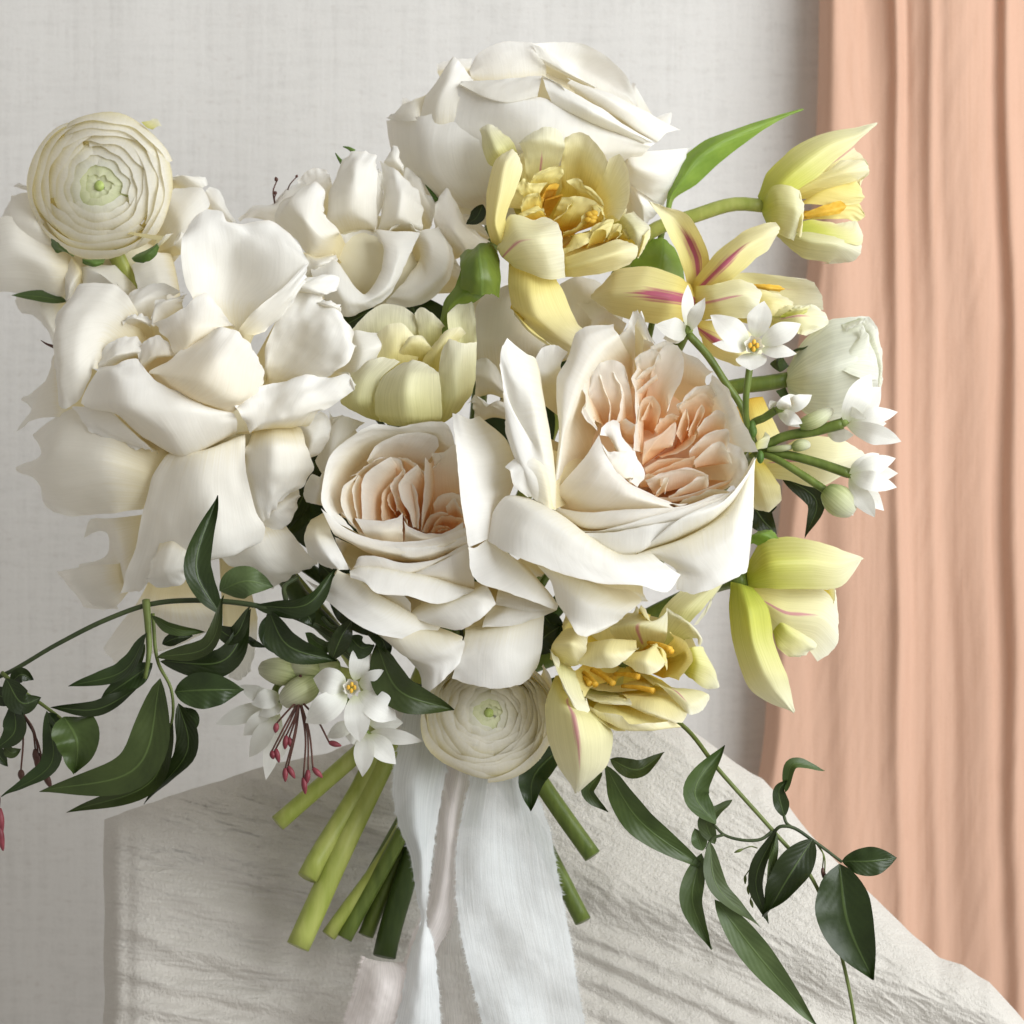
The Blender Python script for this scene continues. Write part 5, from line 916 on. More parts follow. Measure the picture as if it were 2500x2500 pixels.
p('400,860,-60 520,1000,-60 660,1140,-60 / 360,960,-20 520,1100,30 700,1150,0 / 310,1150,0 560,1200,80 830,1260,20 / 340,1400,10 600,1420,90 878,1360,26 / 430,1640,10 600,1640,66 850,1600,26 / 530,1790,10 580,1800,30 720,1730,26 / 562,1856,6 570,1858,6 600,1840,8', 'tulip_lt', nu=18, nv=22)
stem(t, (1180, 1250, 160), (1050, 1290, 20), None, 15, M['stem'])

# ================================================================== narcissus
def tep(t, fr, D, x0, y0, d0, x1, y1, d1, wid, roll=0.0, bend=0, parent=None, mat='nar', fold=0.10, shape=0.5):
    a_ = fr(x0, y0); b_ = fr(x1, y1)
    mid = ((a_[0] + b_[0]) / 2, (a_[1] + b_[1]) / 2, D + (d0 + d1) / 2 + bend)
    return leaf(t, a_ + (D + d0,), mid, b_ + (D + d1,), wid * fr.k, M[mat], roll=roll, fold=fold, shape=shape, nu=9, nv=14, wave=0.12, name='petal', parent=parent)
def cup(t, c, ax, r, h, parent, frill=0.12):
    e, f, a_ = basis(ax); nu, nv = 24, 8; G = np.empty((nv, nu, 3))
    for i in range(nv):
        v = i / (nv - 1)
        for j in range(nu):
            ph = 2 * math.pi * j / nu; rr = r * (0.45 + 0.55 * v ** 0.7) * (1 + frill * v * math.sin(6 * ph))
            G[i, j] = np.array(c) + e * rr * math.cos(ph) + f * rr * math.sin(ph) + a_ * h * v
    o = grid_mesh('corona', G, M['nar'], t, parent, closed=True)
    for k in range(4):
        ph = k * 1.6; q = np.array(c) + a_ * h * 0.75 + e * r * .4 * math.cos(ph) + f * r * .4 * math.sin(ph)
        ball('stamen', tuple(q), r * 0.24, M['stamen'], t, o, ax=(1, 1.4, 1), seg=8, rings=6)
    return o
def bud(t, p0, pm, p1, r, parent=None, mat='narbud'):
    return tube('bud', [p0, pm, p1], r, r, M[mat], t, parent, n=16, seg=10, bump=lambda f: 0.35 + 0.75 * math.sin(math.pi * min(1, f * 0.9 + 0.1)) ** 0.8 if f < 0.97 else 0.12)
t = thing('narcissus', 'spray of white paperwhite narcissus on thin green stalks by the curtain', 'narcissus', (1426, 850, 240))
J = (1426, 852, 250)
def stalk(pts, r=7): return tube('stalk', pts, r * 0.8, r, M['stem'], t, n=22, seg=9, bump=0.05)
D = 330
s_ = stalk([J, (1408, 790, 300), FD(905, 1640) + (320,), FD(915, 1560) + (325,), FD(930, 1440) + (326,)])
fl = ball('floret', FD(945, 1400) + (D - 6,), 9, M['narbud'], t, s_)
for a_ in ((950, 1345, 0, 1000, 1148, -10, 66, -.2, 14), (920, 1370, 0, 718, 1222, 10, 70, .2, 16), (915, 1395, 4, 728, 1372, 30, 40, .5, 10), (980, 1370, 4, 1192, 1268, 0, 60, -.3, 18), (985, 1400, 4, 1170, 1425, 26, 46, -.6, 12), (935, 1420, 2, 930, 1512, 30, 82, .1, 8)):
    tep(t, FD, D, a_[0], a_[1], a_[2], a_[3], a_[4], a_[5], a_[6], a_[7], a_[8], fl)
cup(t, FD(945, 1395) + (D + 4,), (0, -.3, 1), 17, 22, fl)
s_ = stalk([J, (1395, 760, 230), FD(800, 1580) + (230,), FD(700, 1430) + (240,), FD(600, 1320) + (250,)], 8)
D = 250
fl = ball('floret', FD(600, 1300) + (D,), 10, M['narbud'], t, s_)
for a_ in ((600, 1310, 0, 428, 1275, 40, 62, .3, 20), (600, 1300, 0, 690, 1130, 20, 44, -.5, 20), (595, 1290, -10, 600, 1062, -20, 36, .4, 0), (590, 1320, 0, 470, 1345, 10, 40, -.2, 10)):
    tep(t, FD, D, *a_[:8], bend=a_[8], parent=fl)
D = 300
s_ = stalk([J, FD(940, 1790) + (D - 30,), FD(1000, 1760) + (D - 20,), FD(1060, 1720) + (D - 10,)], 8)
fl = ball('floret', FD(1080, 1715) + (D - 6,), 9, M['narbud'], t, s_)
for a_ in ((1090, 1720, 0, 1130, 1640, 20, 40, .3, 20), (1110, 1720, 0, 1250, 1640, 0, 46, -.4, 20), (1090, 1740, 4, 1200, 1790, 30, 40, .3, 26), (1070, 1740, 4, 1190, 1810, 26, 30, .6, 14), (1050, 1700, -4, 1030, 1670, 10, 26, 0, 10), (1100, 1700, 0, 1180, 1650, -14, 40, 0, 10)):
    tep(t, FD, D, *a_[:8], bend=a_[8], parent=fl)
cup(t, FD(1110, 1700) + (D + 4,), (0.3, -.5, 1), 11, 16, fl)
s_ = stalk([J, FD(1100, 1860) + (270,), FD(1260, 1830) + (280,), FD(1410, 1790) + (290,)], 11)
D = 290
fl = ball('floret', FD(1420, 1780) + (D,), 10, M['narbud'], t, s_)
for a_ in ((1420, 1790, 4, 1560, 1530, 0, 70, .3, 26), (1430, 1770, -10, 1612, 1600, -30, 76, -.2, 10), (1440, 1770, 4, 1700, 1730, 0, 50, -.4, 24), (1430, 1800, 8, 1718, 1885, 6, 60, .4, 30), (1440, 1790, -20, 1640, 1790, -20, 60, 0, 10), (1410, 1700, 0, 1540, 1770, 26, 30, .6, 10)):
    tep(t, FD, D, *a_[:8], bend=a_[8], parent=fl)
tep(t, FD, D, 1330, 1850, -30, 1470, 1850, -20, 40, 0.2, 6, fl)
bud(t, FD(1190, 1800) + (D,), FD(1270, 1770) + (D + 10,), FD(1360, 1715) + (D,), 15)
s_ = stalk([J, FH(560, 720) + (270,), FH(680, 750) + (280,), FH(830, 800) + (290,)], 10)
fl = ball('floret', FH(835, 800) + (D,), 10, M['narbud'], t, s_)
for a_ in ((830, 800, 10, 1030, 735, -10, 42, .3, 26), (835, 810, 14, 1035, 860, 14, 44, -.2, 34), (830, 820, 8, 940, 988, 6, 44, .3, 30), (840, 810, 0, 980, 960, -16, 40, -.3, 10), (840, 800, -8, 1040, 800, -20, 46, 0, 0), (835, 790, 10, 960, 716, 4, 36, .5, 20)):
    tep(t, FH, D, *a_[:8], bend=a_[8], parent=fl)
stalk([J, FH(520, 740) + (280,), FH(620, 800) + (290,), FH(740, 880) + (300,)], 8)
b_ = bud(t, FH(735, 875) + (300,), FH(790, 920) + (310,), FH(850, 970) + (300,), 27)
for a_ in ((745, 880, 20, 860, 935, 10, 30, .2, 14), (745, 890, 24, 850, 980, 14, 30, -.2, 14)):
    tep(t, FH, 290, *a_[:8], bend=a_[8], parent=b_)
bud(t, FH(480, 700) + (270,), FH(560, 690) + (280,), FH(600, 685) + (280,), 6)
bud(t, FH(590, 690) + (280,), FH(630, 678) + (285,), FH(665, 680) + (280,), 11)
petal(t, FH, 262, '400,720,0 410,690,6 430,680,0 / 430,700,14 440,660,20 460,650,10 / 480,690,6 490,640,10 470,620,0', M['tulip_gr'], nu=7, nv=9, amp=0, name='sheath')
for k, (x, y) in enumerate(((420, 620), (450, 730), (415, 600))):
    ball('ovary', FH(x, y) + (290,), 9, M['sepal'], t, ax=(0.8, 1.4, 0.8), seg=8, rings=6)
tube('stem', [J, (1380, 900, 60), (1150, 1150, -60), (890, 1330, -30), (860, 1560, -20)], 10, 12, M['stem'], t, n=36)

t = thing('narcissus', 'white paperwhite narcissus cluster with greenish buds above the cut stems', 'narcissus', (560, 1260, 180))
J2 = (590, 1255, 170); D = 280
def stalk(pts, r=7): return tube('stalk', pts, r * 0.8, r, M['stem'], t, n=16, seg=9, bump=0.05)
s_ = stalk([J2, (630, 1270, 220), FJ(630, 490) + (D - 20,)])
fl = ball('floret', FJ(630, 490) + (D - 12,), 11, M['narbud'], t, s_)
for a_ in ((640, 460, 0, 692, 305, -14, 52, .2, 16), (610, 480, 0, 465, 450, 4, 62, -.1, 24), (610, 510, 4, 432, 640, 10, 62, .2, 26), (640, 520, 6, 665, 722, 16, 56, 0, 26), (660, 510, 4, 822, 625, 10, 66, -.2, 26), (660, 470, 0, 795, 470, -4, 62, .2, 22)):
    tep(t, FJ, D, *a_[:8], bend=a_[8], parent=fl, shape=0.58)
cup(t, FJ(632, 492) + (D + 6,), (-.1, -.1, 1), 15, 18, fl)
D = 240
s_ = stalk([J2, (660, 1330, 190), FJ(690, 690) + (D - 10,)])
fl = ball('floret', FJ(690, 690) + (D - 10,), 10, M['narbud'], t, s_)
for a_ in ((690, 680, 0, 676, 872, 10, 46, .2, 14), (700, 690, 0, 820, 818, 6, 50, -.2, 14), (710, 680, -4, 935, 720, 0, 36, .3, 14), (680, 690, -4, 600, 690, -4, 44, 0, 10), (640, 640, -6, 520, 705, 0, 36, .3, 10), (700, 640, -10, 850, 640, -14, 40, 0, 6)):
    tep(t, FJ, D, *a_[:8], bend=a_[8], parent=fl)
D = 200
s_ = stalk([J2, (520, 1300, 170), FJ(310, 560) + (D - 10,)])
fl = ball('floret', FJ(310, 570) + (D - 10,), 10, M['narbud'], t, s_)
for a_ in ((300, 560, 0, 45, 645, -20, 42, .3, 10), (310, 560, 8, 150, 480, 0, 36, .2, 14), (300, 580, 6, 165, 695, -4, 44, -.2, 16), (310, 600, 8, 190, 790, 0, 44, .3, 20), (320, 600, 0, 262, 885, -10, 40, -.3, 12), (330, 560, 14, 230, 610, 20, 34, .3, 14), (320, 520, 14, 200, 560, 22, 44, .2, 16), (300, 640, -6, 330, 800, -10, 40, 0, 6)):
    tep(t, FJ, D, *a_[:8], bend=a_[8], parent=fl)
bud(t, FJ(400, 440) + (210,), FJ(320, 420) + (225,), FJ(230, 405) + (215,), 24)
bud(t, FJ(490, 420) + (205,), FJ(420, 400) + (225,), FJ(355, 415) + (220,), 22)
bud(t, FJ(570, 400) + (200,), FJ(520, 400) + (210,), FJ(440, 430) + (205,), 20)
bud(t, FJ(470, 470) + (220,), FJ(400, 510) + (245,), FJ(325, 555) + (235,), 26)
tep(t, FJ, 240, 470, 470, 10, 335, 510, 14, 34, .2, 10)
stalk([J2, FJ(480, 430) + (190,), FJ(400, 440) + (200,)], 8); stalk([J2, FJ(560, 410) + (190,)], 8); stalk([J2, FJ(500, 470) + (200,), FJ(460, 480) + (215,)], 8)
tube('stem', [J2, (720, 1290, 60), (840, 1350, -20), (760, 1560, 0), (620, 1765, 30)], 10, 15, M['stem_lt'], t, n=30)
# ================================================================== tulip leaves
t = thing('tulip_leaf', 'long slender green tulip leaf pointing up beside the tallest rose', 'leaf', FD(490, 650) + (-60,))
petal(t, FD, -60, '480,700,0 490,690,6 505,690,0 / 488,630,0 510,600,16 530,615,0 / 510,530,0 570,510,22 640,540,2 / 560,420,0 650,400,24 760,430,2 / 690,305,0 780,310,20 880,335,2 / 900,228,0 940,240,10 980,262,2 / 1090,170,-4 1100,178,0 1110,185,-2 / 1195,140,-10 1206,143,-10 1200,150,-10', M['tleaf'], nu=11, nv=26, amp=1, name='blade')
tube('stem', [FD(490, 680) + (-58,), (1180, 700, -120), (950, 1050, -150), (880, 1330, -90)], 6, 9, M['stem'], t)
t = thing('tulip_leaf', 'rounded green tulip leaf under the open double tulip', 'leaf', FD(450, 1060) + (-10,))
petal(t, FD, -10, '330,1120,-30 450,1130,-10 570,1120,-30 / 300,960,0 440,1010,24 585,1060,0 / 350,900,0 460,920,24 570,960,0 / 400,825,-8 470,818,0 530,870,-4', M['tleaf'], amp=1, name='blade')
tube('stem', [FD(450, 1100) + (-20,), (1180, 800, -120), (900, 1310, -60)], 6, 9, M['stem'], t)
t = thing('tulip_leaf', 'bright green tulip leaf curled over on itself in the middle of the bouquet', 'leaf', FB(1400, 1190) + (120,))
petal(t, FB, 130, '1370,1260,-30 1390,1270,-20 1430,1260,-30 / 1385,1180,-10 1410,1180,4 1450,1170,-6 / 1410,1060,6 1450,1080,24 1500,1090,6 / 1470,970,20 1520,1000,36 1590,1060,20 / 1500,900,16 1560,920,20 1700,960,10 / 1520,800,0 1600,780,0 1700,800,0', M['tleaf'], amp=1, name='blade')
petal(t, FB, 130, '1520,830,-20 1600,800,-30 1720,830,-20 / 1508,780,10 1545,745,14 1580,745,14 1620,710,14 1690,715,14 1735,780,8 / 1505,830,50 1550,810,60 1600,800,74 1650,790,70 1740,850,40 / 1510,900,60 1600,920,88 1680,910,80 1745,930,46 / 1500,970,44 1600,1010,70 1690,1010,66 1738,1032,40', M['tleaf'], amp=1, name='blade', nu=18)
tube('stem', [FB(1400, 1250) + (110,), (830, 800, -60), (870, 1330, -60)], 6, 9, M['stem'], t)

# ================================================================== jasmine, the dark trailing vine on the left
_rl = random.Random(12)
def Ld(t, fr, D, s, wid, mat='leaf', **k):
    a_ = [[float(v) for v in q.split(',')] for q in s.split()]
    pts = [fr(v[0], v[1]) + (D + (v[2] if len(v) > 2 else 0),) for v in a_]
    k.setdefault('wave', 0.3); k.setdefault('twist', _rl.uniform(-.9, .9)); k.setdefault('curl', _rl.uniform(-.1, .35))
    return leaf(t, pts[0], pts[1], pts[2], wid * fr.k, M[mat], **k)
D = 290
t = thing('jasmine_vine', 'dark green jasmine vine trailing left with leaves and hanging buds', 'vine', (640, 1240, 120))
tube('vine_stem', [(860, 1320, 20), FI(1900, 900) + (180,), FI(1700, 730) + (250,), FI(1400, 610) + (D,), FI(1030, 570) + (D - 20,), FI(790, 590) + (D - 30,), FI(560, 670) + (D - 40,), FI(300, 800) + (D - 60,), FI(20, 960) + (D - 90,), FI(-120, 1010) + (D - 100,)], 6.5, 4, M['vine'], t, n=70, seg=9, bump=0.1)
tube('vine_stem', [FI(765, 570) + (D - 28,), FI(775, 700) + (D - 10,), FI(780, 850) + (D,), FI(760, 980) + (D,)], 8, 4, M['vine_lt'], t, n=20)
tube('vine_stem', [FI(800, 640) + (D - 28,), FI(830, 900) + (D - 5,), FI(895, 1030) + (D,), FI(905, 1180) + (D,), FI(860, 1330) + (D,)], 4, 2.5, M['vine_lt'], t, n=24)
tube('vine_stem', [FI(10, 950) + (D - 90,), FI(110, 1040) + (D - 60,), FI(240, 1130) + (D - 40,), FI(350, 1220) + (D - 20,), FI(420, 1320) + (D - 20,)], 4.5, 2.5, M['vine_lt'], t, n=24)
tube('vine_stem', [FI(1690, 660) + (D - 20,), FI(1740, 710) + (D - 10,), FI(1830, 720) + (D - 30,)], 4, 4, M['vine'], t, n=12)
tube('vine_stem', [FI(1500, 580) + (D - 20,), FI(1490, 500) + (D - 40,), FI(1560, 450) + (D - 60,)], 5, 4, M['vine'], t, n=12)
for a_ in (('1150,640,-10 1030,420,10 1138,20,-10', 78, 'leaf', dict(roll=0.3, fold=0.3)),
           ('1120,700,-20 1220,760,0 1310,600,0', 50, 'leaf', dict(roll=-0.3)),
           ('1150,520,-30 1290,470,-10 1432,500,-20', 88, 'leaf2', dict(roll=0.2, fold=0.15)),
           ('1330,600,0 1610,590,20 1757,405,0', 58, 'leaf', dict(roll=0.5)),
           ('1560,600,-10 1620,660,0 1640,705,0', 50, 'leaf', dict()),
           ('820,870,10 1090,810,26 1175,545,16', 52, 'leafmid', dict(roll=-0.5)),
           ('840,890,0 1180,880,0 1315,615,-16', 78, 'leaf', dict(roll=0.3)),
           ('795,650,0 900,715,10 1075,735,0', 34, 'leafmid', dict(roll=0.5)),
           ('850,800,-20 920,770,-10 1010,760,-20', 34, 'leaf', dict()),
           ('770,740,0 660,930,10 358,1022,0', 56, 'leaf', dict(roll=0.6)),
           ('760,800,-20 650,960,-20 540,1010,-20', 40, 'leafmid', dict(roll=-0.4)),
           ('800,900,-20 660,1000,-10 525,1090,-20', 62, 'leaf', dict()),
           ('720,1030,0 510,1140,10 265,1130,0', 46, 'leaf', dict(roll=0.4)),
           ('840,980,10 720,1440,40 205,1572,10', 112, 'leafmid', dict(roll=0.25, fold=0.22)),
           ('335,1180,0 400,1300,20 400,1470,0', 128, 'leafmid', dict(roll=-0.2, fold=0.25, shape=0.35)),
           ('905,1200,0 800,1510,20 348,1682,0', 62, 'leafmid', dict(roll=0.35)),
           ('935,1110,10 985,1340,30 755,1640,10', 66, 'leaf', dict(roll=0.4, twist=1.2)),
           ('960,1130,-10 1000,1200,0 960,1290,-10', 46, 'leaf', dict(roll=-0.3)),
           ('915,1050,0 1090,1040,16 1280,1040,0', 98, 'leaf', dict(roll=0.1)),
           ('1405,620,0 1500,800,20 1765,890,0', 76, 'leaf', dict(roll=0.2)),
           ('1420,640,-20 1420,760,-10 1510,872,-20', 62, 'leaf', dict()),
           ('1600,740,-10 1700,810,0 1800,790,-10', 40, 'leafmid', dict(roll=0.5)),
           ('1740,880,-10 1790,760,10 1850,668,0', 62, 'leaf', dict(roll=0.5)),
           ('1930,720,-10 1990,760,0 2040,860,0', 56, 'leaf', dict(roll=-0.4)),
           ('1830,760,-10 1900,820,0 1960,800,0', 60, 'leaf', dict(roll=0.3)),
           ('30,980,-40 120,1110,-30 215,1080,-40', 70, 'leaf', dict()),
           ('60,1000,-60 110,960,-50 175,985,-60', 40, 'leaf', dict()),
           ('70,1110,-40 75,1260,-30 -20,1350,-40', 66, 'leaf', dict(roll=0.3)),
           ('-60,1040,-50 40,1080,-40 80,1050,-50', 50, 'leaf', dict()),
           ('245,1150,-20 270,1420,0 8,1602,-20', 58, 'leaf', dict(roll=0.4)),
           ('250,1160,-30 300,1240,-20 230,1340,-30', 44, 'leaf', dict(roll=-0.5)),
           ('-80,1300,-60 0,1390,-50 40,1440,-60', 40, 'leaf', dict()),
           ('20,1340,-50 60,1370,-40 110,1350,-50', 30, 'leafmid', dict()),
           ('1290,760,-40 1330,790,-30 1390,815,-40', 22, 'leaf', dict(roll=0.5))):
    Ld(t, FI, D, a_[0], a_[1], a_[2], **a_[3])
Ld(t, FJ, D, '735,300,-10 830,500,20 1068,586,0', 82, 'leafmid', roll=0.3)
def buds(t, fr, D, root, ends, mat, r, L, twig='twig', tr=2.2):
    for x, y, dx, dy in ends:
        e0 = fr(x, y) + (D,); r0 = fr(*root) + (D - 10,)
        md = ((r0[0] * .45 + e0[0] * .55) + dy * 6, (r0[1] * .5 + e0[1] * .5) - 4, D + 6)
        s = tube('stalk', [r0, md, e0], tr, tr * .8, M[twig], t, n=14, seg=7)
        tube('bud', [e0, (e0[0] + dx * L * .5, e0[1] + dy * L * .5, D + 2), (e0[0] + dx * L, e0[1] + dy * L, D)], r, r, M[mat], t, s, n=14, seg=9,
             bump=lambda f: 0.3 + 0.75 * math.sin(math.pi * min(1.0, 0.12 + f * 0.9)) if f < .95 else .08)
tube('stalk', [FI(1575, 960) + (250,), FI(1570, 1100) + (258,)], 3, 3, M['twig'], t, n=8)
buds(t, FI, 262, (1570, 1090), ((1445, 1350, .25, 1), (1425, 1360, .1, .6), (1500, 1280, -.1, 1), (1515, 1290, .2, .8), (1495, 1450, 0, 1), (1510, 1440, .5, .9), (1590, 1500, .15, 1.2), (1615, 1460, -.1, 1), (1640, 1450, .7, .7), (1725, 1315, .9, .25), (1450, 1215, -.1, .7)), 'redbud', 5.5, 26)
buds(t, FI, 250, (110, 1150), ((185, 1350, .1, 1), (200, 1370, -.1, 1), (110, 1460, .05, .7), (235, 1480, .4, .9)), 'twig', 6.5, 30)
buds(t, FI, 215, (-40, 1560), ((-5, 1660, .1, 1), (-12, 1740, .2, 1)), 'redbud', 8, 52)

# ================================================================== jasmine, lower right trailing vine
D = 230
t = thing('jasmine_vine', 'green jasmine tendril hanging to the right in front of the gauze', 'vine', (1290, 1370, 150))
tube('vine_stem', [(950, 1330, 0), (1120, 1300, 60), FL(640, 30) + (D - 60,), FL(780, 200) + (D,), FL(980, 425) + (D,), FL(1120, 590) + (D,), FL(1200, 760) + (D,), FL(1255, 950) + (D,), FL(1295, 1160) + (D,), FL(1310, 1300) + (D,)], 5, 3.2, M['vine_lt'], t, n=70, seg=9)
tube('vine_stem', [FL(985, 430) + (D,), FL(940, 462) + (D + 6,), FL(800, 445) + (D + 6,), FL(760, 405) + (D,)], 3.6, 2.6, M['vine'], t, n=18)
tube('vine_stem', [FL(800, 445) + (D + 6,), FL(755, 460) + (D + 6,), FL(735, 500) + (D,)], 3, 3, M['vine'], t, n=10)
tube('vine_stem', [FL(985, 440) + (D,), FL(1010, 415) + (D + 8,), FL(1050, 415) + (D + 8,), FL(1140, 470) + (D + 8,), FL(1245, 548) + (D,)], 3.6, 3, M['vine'], t, n=20)
tube('vine_stem', [FL(1060, 420) + (D + 8,), FL(1035, 400) + (D + 4,), FL(1025, 370) + (D,)], 3, 3, M['vine'], t, n=8)
for a_ in (('770,405,0 690,290,14 803,108,-6', 52, 'leafmid', dict(roll=0.3)),
           ('765,480,-20 735,400,-10 832,313,-20', 34, 'leaf2', dict(roll=-0.2)),
           ('720,505,-24 700,450,-20 690,420,-20', 30, 'leaf2', dict()),
           ('350,180,0 470,380,20 742,584,0', 58, 'leafmid', dict(roll=0.25)),
           ('370,160,-10 470,200,0 576,133,-6', 38, 'leafmid', dict(roll=-0.2)),
           ('190,110,-30 80,230,-20 74,354,-30', 56, 'leaf', dict(roll=0.2)),
           ('340,210,-20 290,280,-14 364,357,-20', 28, 'leafmid', dict(roll=0.4)),
           ('1027,378,0 1010,270,10 1040,240,10', 30, 'leaf', dict(roll=0.2, shape=0.3)),
           ('1032,285,8 1060,180,14 1182,204,0', 26, 'leafmid', dict(roll=-0.5)),
           ('715,515,0 680,690,14 757,876,0', 46, 'leafmid', dict(roll=0.2)),
           ('745,470,10 770,630,20 940,797,6', 38, 'leaf2', dict(roll=-0.3)),
           ('765,690,0 920,890,14 1155,1168,0', 58, 'leaf2', dict(roll=0.1)),
           ('1000,425,10 920,620,20 968,782,6', 34, 'leaf', dict(roll=0.5)),
           ('1000,440,12 970,610,24 950,760,10', 22, 'leafmid', dict(roll=-0.7)),
           ('1135,460,16 1040,610,30 957,757,14', 68, 'leaf', dict(roll=0.1, fold=0.2)),
           ('1245,545,0 1350,545,10 1453,532,0', 56, 'leaf', dict(roll=0.1, shape=0.55)),
           ('1235,555,10 1265,770,30 1362,992,10', 108, 'leaf', dict(roll=0.15, fold=0.2, shape=0.4))):
    Ld(t, FL, D, a_[0], a_[1], a_[2], **a_[3])
buds(t, FL, D - 4, (925, 495), ((870, 500, -1, .4),), 'vine_lt', 3, 16, 'vine_lt', 1.4)
buds(t, FL, D - 4, (920, 530), ((890, 640, .1, 1), (900, 690, .3, 1), (880, 600, 0, 1)), 'vine_lt', 3, 16, 'vine_lt', 1.4)
buds(t, FL, D + 4, (1150, 480), ((1172, 570, .05, 1), (1180, 590, .1, 1)), 'twig', 3.5, 20, 'vine_lt', 1.6)
# foliage inside and behind the flowers
t = thing('jasmine_sprig', 'dark jasmine leaves glimpsed between the flowers in the middle of the bouquet', 'foliage', (880, 1250, -80))
for fr, D_, s, wd, mt in ((FE, 60, '1700,1000 1600,1180 1500,1400', 80, 'leaf'), (FE, 40, '1560,1180 1560,1300 1480,1420', 70, 'leafmid'), (FE, 90, '1680,960 1640,1060 1610,1150', 46, 'leaf'),
                      (FB, 30, '760,1220 850,1180 1000,1090', 60, 'leaf'), (FB, 0, '1640,480 1600,560 1540,600', 46, 'leaf'), (FG, 180, '960,1440 1010,1380 1080,1330', 60, 'leaf'),
                      (FG, 150, '1000,1280 1040,1330 1090,1400', 50, 'leaf'), (FN, 60, '200,760 110,600 40,440', 70, 'leaf'), (FH, 120, '540,810 690,920 640,1078', 44, 'leaf'),
                      (FH, 60, '400,900 460,1000 520,1060', 60, 'leaf'), (FH, 40, '380,1000 440,960 520,940', 50, 'leaf'),
(FU, -60, '870,700 810,640 760,540', 70, 'leaf'), (FU, -80, '700,720 640,640 620,560', 60, 'leaf'), (FU, -60, '900,900 980,800 1010,700', 70, 'leaf'), (FU, -60, '1000,760 1040,640 1160,590', 70, 'leaf'), (FU, -60, '950,1240 1010,1200 1040,1160', 50, 'leaf'), (FU, -60, '760,1180 660,1120 600,1060', 60, 'leaf'), (FU, -90, '640,900 540,860 430,800', 70, 'leaf'), (FU, -60, '700,1000 580,980 520,940', 60, 'leaf')):
    Ld(t, fr, D_, s, wd, mt, roll=0.2)
tube('vine_stem', [(560, 620, -110), (760, 860, -120), (880, 1250, -70), (900, 1420, -30)], 5, 6, M['vine'], t)
tube('vine_stem', [(1150, 700, -70), (1050, 950, -90), (900, 1280, -60)], 5, 6, M['vine'], t)
buds(t, FA, -60, (1440, 640), ((1450, 520, -.2, -.8), (1448, 585, -.5, -.3)), 'twig', 3.6, 10, 'twig', 1.6)
buds(t, FA, -60, (1500, 600), ((1552, 500, .3, -.6),), 'twig', 2.6, 8, 'twig', 1.4)

# ================================================================== ribbons
def ribbon_mat(name, c1, c2, sheer=0.0, trans=0.25):
    m, nt, new, link = nmat(name); tc = new('ShaderNodeTexCoord')
    n = mapped(new, link, tc.outputs['UV'], (26, 3, 1), detail=6, rough=0.7); n2 = mapped(new, link, tc.outputs['Object'], (1, 1, 1), detail=4, nscale=900)
    n3 = mapped(new, link, tc.outputs['Object'], (1, 1, 1), detail=4, nscale=28)
    r = ramp(new, [(0.3, c1), (0.7, c2)]); link(n3.outputs[0], r.inputs[0])
    bs = new('ShaderNodeBsdfPrincipled'); link(r.outputs[0], bs.inputs['Base Color']); bs.inputs['Roughness'].default_value = 0.6; bs.inputs['Sheen Weight'].default_value = 0.3; bs.inputs['Specular IOR Level'].default_value = 0.25
    s = new('ShaderNodeMath'); s.operation = 'MULTIPLY_ADD'; link(n2.outputs[0], s.inputs[0]); s.inputs[1].default_value = 0.3; link(n.outputs[0], s.inputs[2])
    bp = new('ShaderNodeBump'); bp.inputs['Strength'].default_value = 0.35; bp.inputs['Distance'].default_value = 0.0012; link(s.outputs[0], bp.inputs['Height']); link(bp.outputs[0], bs.inputs['Normal'])
    tr = new('ShaderNodeBsdfTranslucent'); link(r.outputs[0], tr.inputs[0]); mx = new('ShaderNodeMixShader'); mx.inputs[0].default_value = trans; link(bs.outputs[0], mx.inputs[1]); link(tr.outputs[0], mx.inputs[2]); sh = mx.outputs[0]
    if sheer:
        tp = new('ShaderNodeBsdfTransparent'); m2 = new('ShaderNodeMixShader')
        mr = new('ShaderNodeMapRange'); mr.inputs[1].default_value = 0.3; mr.inputs[2].default_value = 0.7; mr.inputs[3].default_value = max(0.0, sheer - 0.25); mr.inputs[4].default_value = sheer + 0.2; link(n.outputs[0], mr.inputs[0]); link(mr.outputs[0], m2.inputs[0])
        link(sh, m2.inputs[1]); link(tp.outputs[0], m2.inputs[2]); sh = m2.outputs[0]
    out = new('ShaderNodeOutputMaterial'); link(sh, out.inputs[0])
    return m
M['rib'] = ribbon_mat('white_silk_ribbon', (0.72, 0.75, 0.765), (0.82, 0.845, 0.855), sheer=0.04)
M['ribp'] = ribbon_mat('blush_silk_ribbon', (0.79, 0.73, 0.715), (0.85, 0.80, 0.785), sheer=0.08, trans=0.3)
M['ribg'] = ribbon_mat('sheer_grey_ribbon', (0.60, 0.57, 0.54), (0.72, 0.70, 0.68), sheer=0.42, trans=0.35)
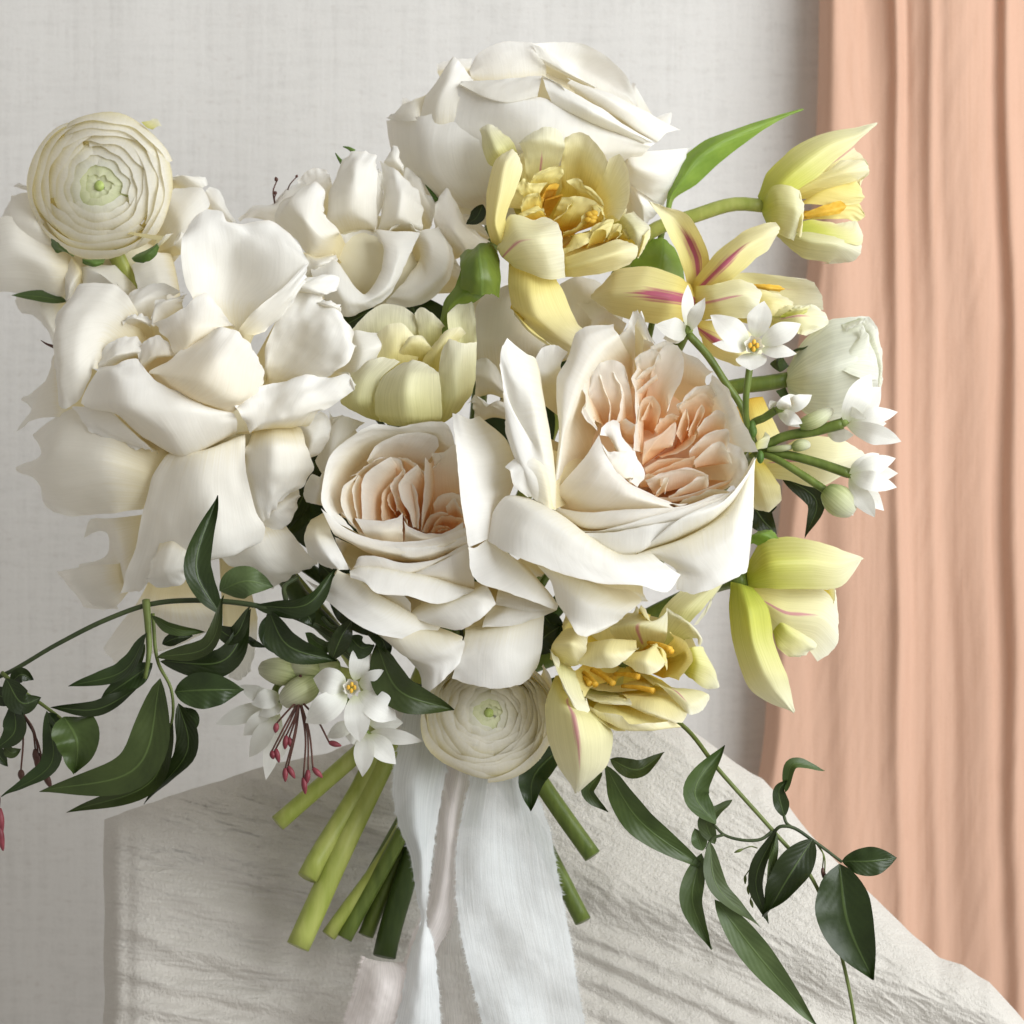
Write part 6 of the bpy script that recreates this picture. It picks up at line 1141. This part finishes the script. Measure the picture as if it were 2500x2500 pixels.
def ribbon(t, txt, D, mat, nu=26, nv=90, amp=4.5, freq=.02, fray=True, name='band', seed=1):
    G = patch(parse(txt, FJ, D), nu, nv); G = crinkle(G, amp, freq)
    rs = random.Random(seed)
    for i in range(nv):
        for e in (0, -1): G[i, e] += np.array([rs.uniform(-1, 1), 0, rs.uniform(-1, 1)]) * 1.2
    o = grid_mesh(name, G, mat, t)
    if fray:
        V = []; F = []
        for k in range(1500):
            i = rs.randrange(nv - 1); e = rs.choice((0, -1)); f = rs.random(); q = G[i, e] * (1 - f) + G[i + 1, e] * f
            inn = G[i, 1 if e == 0 else -2]; out = q - inn; out /= np.linalg.norm(out) + 1e-6
            L = rs.uniform(2, 9); tip = q + out * L + np.array([rs.uniform(-2, 2), rs.uniform(-3, 3), rs.uniform(-2, 2)])
            b = len(V); V += [W(q - out * 2 + np.array([0, .45, 0])), W(q - out * 2 - np.array([0, .45, 0])), W(tip)]; F.append((b, b + 1, b + 2))
        fo = link_mesh('fray', V, F, mat, t, o); fo['kind'] = 'stuff'
    return o
t = thing('silk_ribbon', 'wide white frayed silk ribbon hanging straight below the bouquet', 'ribbon', FJ(1260, 900) + (100,))
ribbon(t, '1100,600,-40 1220,600,-30 1340,600,-40 / 1150,760,20 1260,760,36 1380,760,20 / 1140,880,40 1260,880,60 1395,870,36 / 1090,1100,44 1180,1090,56 1300,1080,46 1470,1070,50 / 1078,1350,50 1180,1340,64 1340,1330,50 1520,1320,56 / 1110,1600,54 1220,1590,50 1400,1590,64 1570,1580,52 / 1165,1830,50 1280,1830,58 1450,1820,48 1605,1810,56 / 1200,1990,50 1330,1990,60 1480,1990,50 1640,1990,50 / 1220,2150,50 1360,2150,50 1500,2150,50 1670,2150,50', 130, M['rib'], seed=2)
t = thing('silk_ribbon', 'white silk ribbon twisting once beside the cut stems', 'ribbon', FJ(900, 800) + (100,))
ribbon(t, '860,560,-30 950,570,-10 1030,600,-30 / 830,740,10 930,760,36 1040,790,10 / 806,900,20 900,900,56 1015,960,20 / 830,1080,26 900,1080,56 985,1140,30 / 885,1220,26 930,1230,50 970,1250,36 / 905,1380,30 930,1390,40 955,1390,40 / 925,1480,34 938,1480,38 950,1480,40 / 885,1620,36 930,1600,60 980,1580,46 / 850,1790,36 920,1770,66 1000,1750,50 / 810,1970,40 900,1960,66 1012,1950,50 / 780,2150,40 900,2150,50 1020,2150,50', 140, M['rib'], seed=5)
t = thing('silk_ribbon', 'pale blush sheer ribbon between the two white ribbons', 'ribbon', FJ(1080, 850) + (90,))
ribbon(t, '1040,620,-30 1090,620,-20 1140,620,-30 / 1030,840,10 1090,840,30 1145,870,10 / 1005,1020,16 1050,1030,40 1105,1080,16 / 985,1220,20 1030,1230,40 1085,1300,20 / 955,1400,16 1000,1440,40 1065,1480,20 / 890,1560,10 940,1590,30 990,1630,16 / 840,1720,10 880,1740,24 930,1760,10 / 800,1960,0 850,1960,10 890,1960,0', 128, M['ribp'], amp=4, freq=.02, seed=6)
t = thing('sheer_ribbon', 'sheer grey crinkled ribbon hanging behind the wide white ribbon', 'ribbon', FJ(1060, 1450) + (80,))
ribbon(t, '1040,1300,0 1070,1300,6 1110,1300,0 / 1010,1500,6 1050,1500,20 1110,1500,6 / 985,1650,10 1050,1650,26 1135,1650,10 / 990,1850,10 1070,1850,26 1190,1850,10 / 1000,2150,10 1100,2150,20 1240,2150,10', 112, M['ribg'], amp=4, freq=.03, seed=7)
t = thing('silk_ribbon', 'blush silk ribbon loop folding forward at the base of the cut stems', 'ribbon', FJ(740, 1650) + (60,))
ribbon(t, '700,1700,-40 770,1700,-40 850,1710,-40 / 682,1650,20 760,1668,36 830,1672,24 / 655,1730,40 750,1750,70 865,1730,50 / 632,1820,44 740,1840,76 850,1840,60 / 590,1940,44 700,1960,66 830,1960,56 / 560,2150,40 690,2150,50 820,2150,50', 110, M['ribp'], amp=3, freq=.03, seed=9)
petal(t, FJ, 60, '780,640,-20 850,680,0 940,720,-10 / 780,560,0 850,600,20 945,640,10 / 785,500,-10 850,530,10 940,580,0', M['ribp'], name='band')
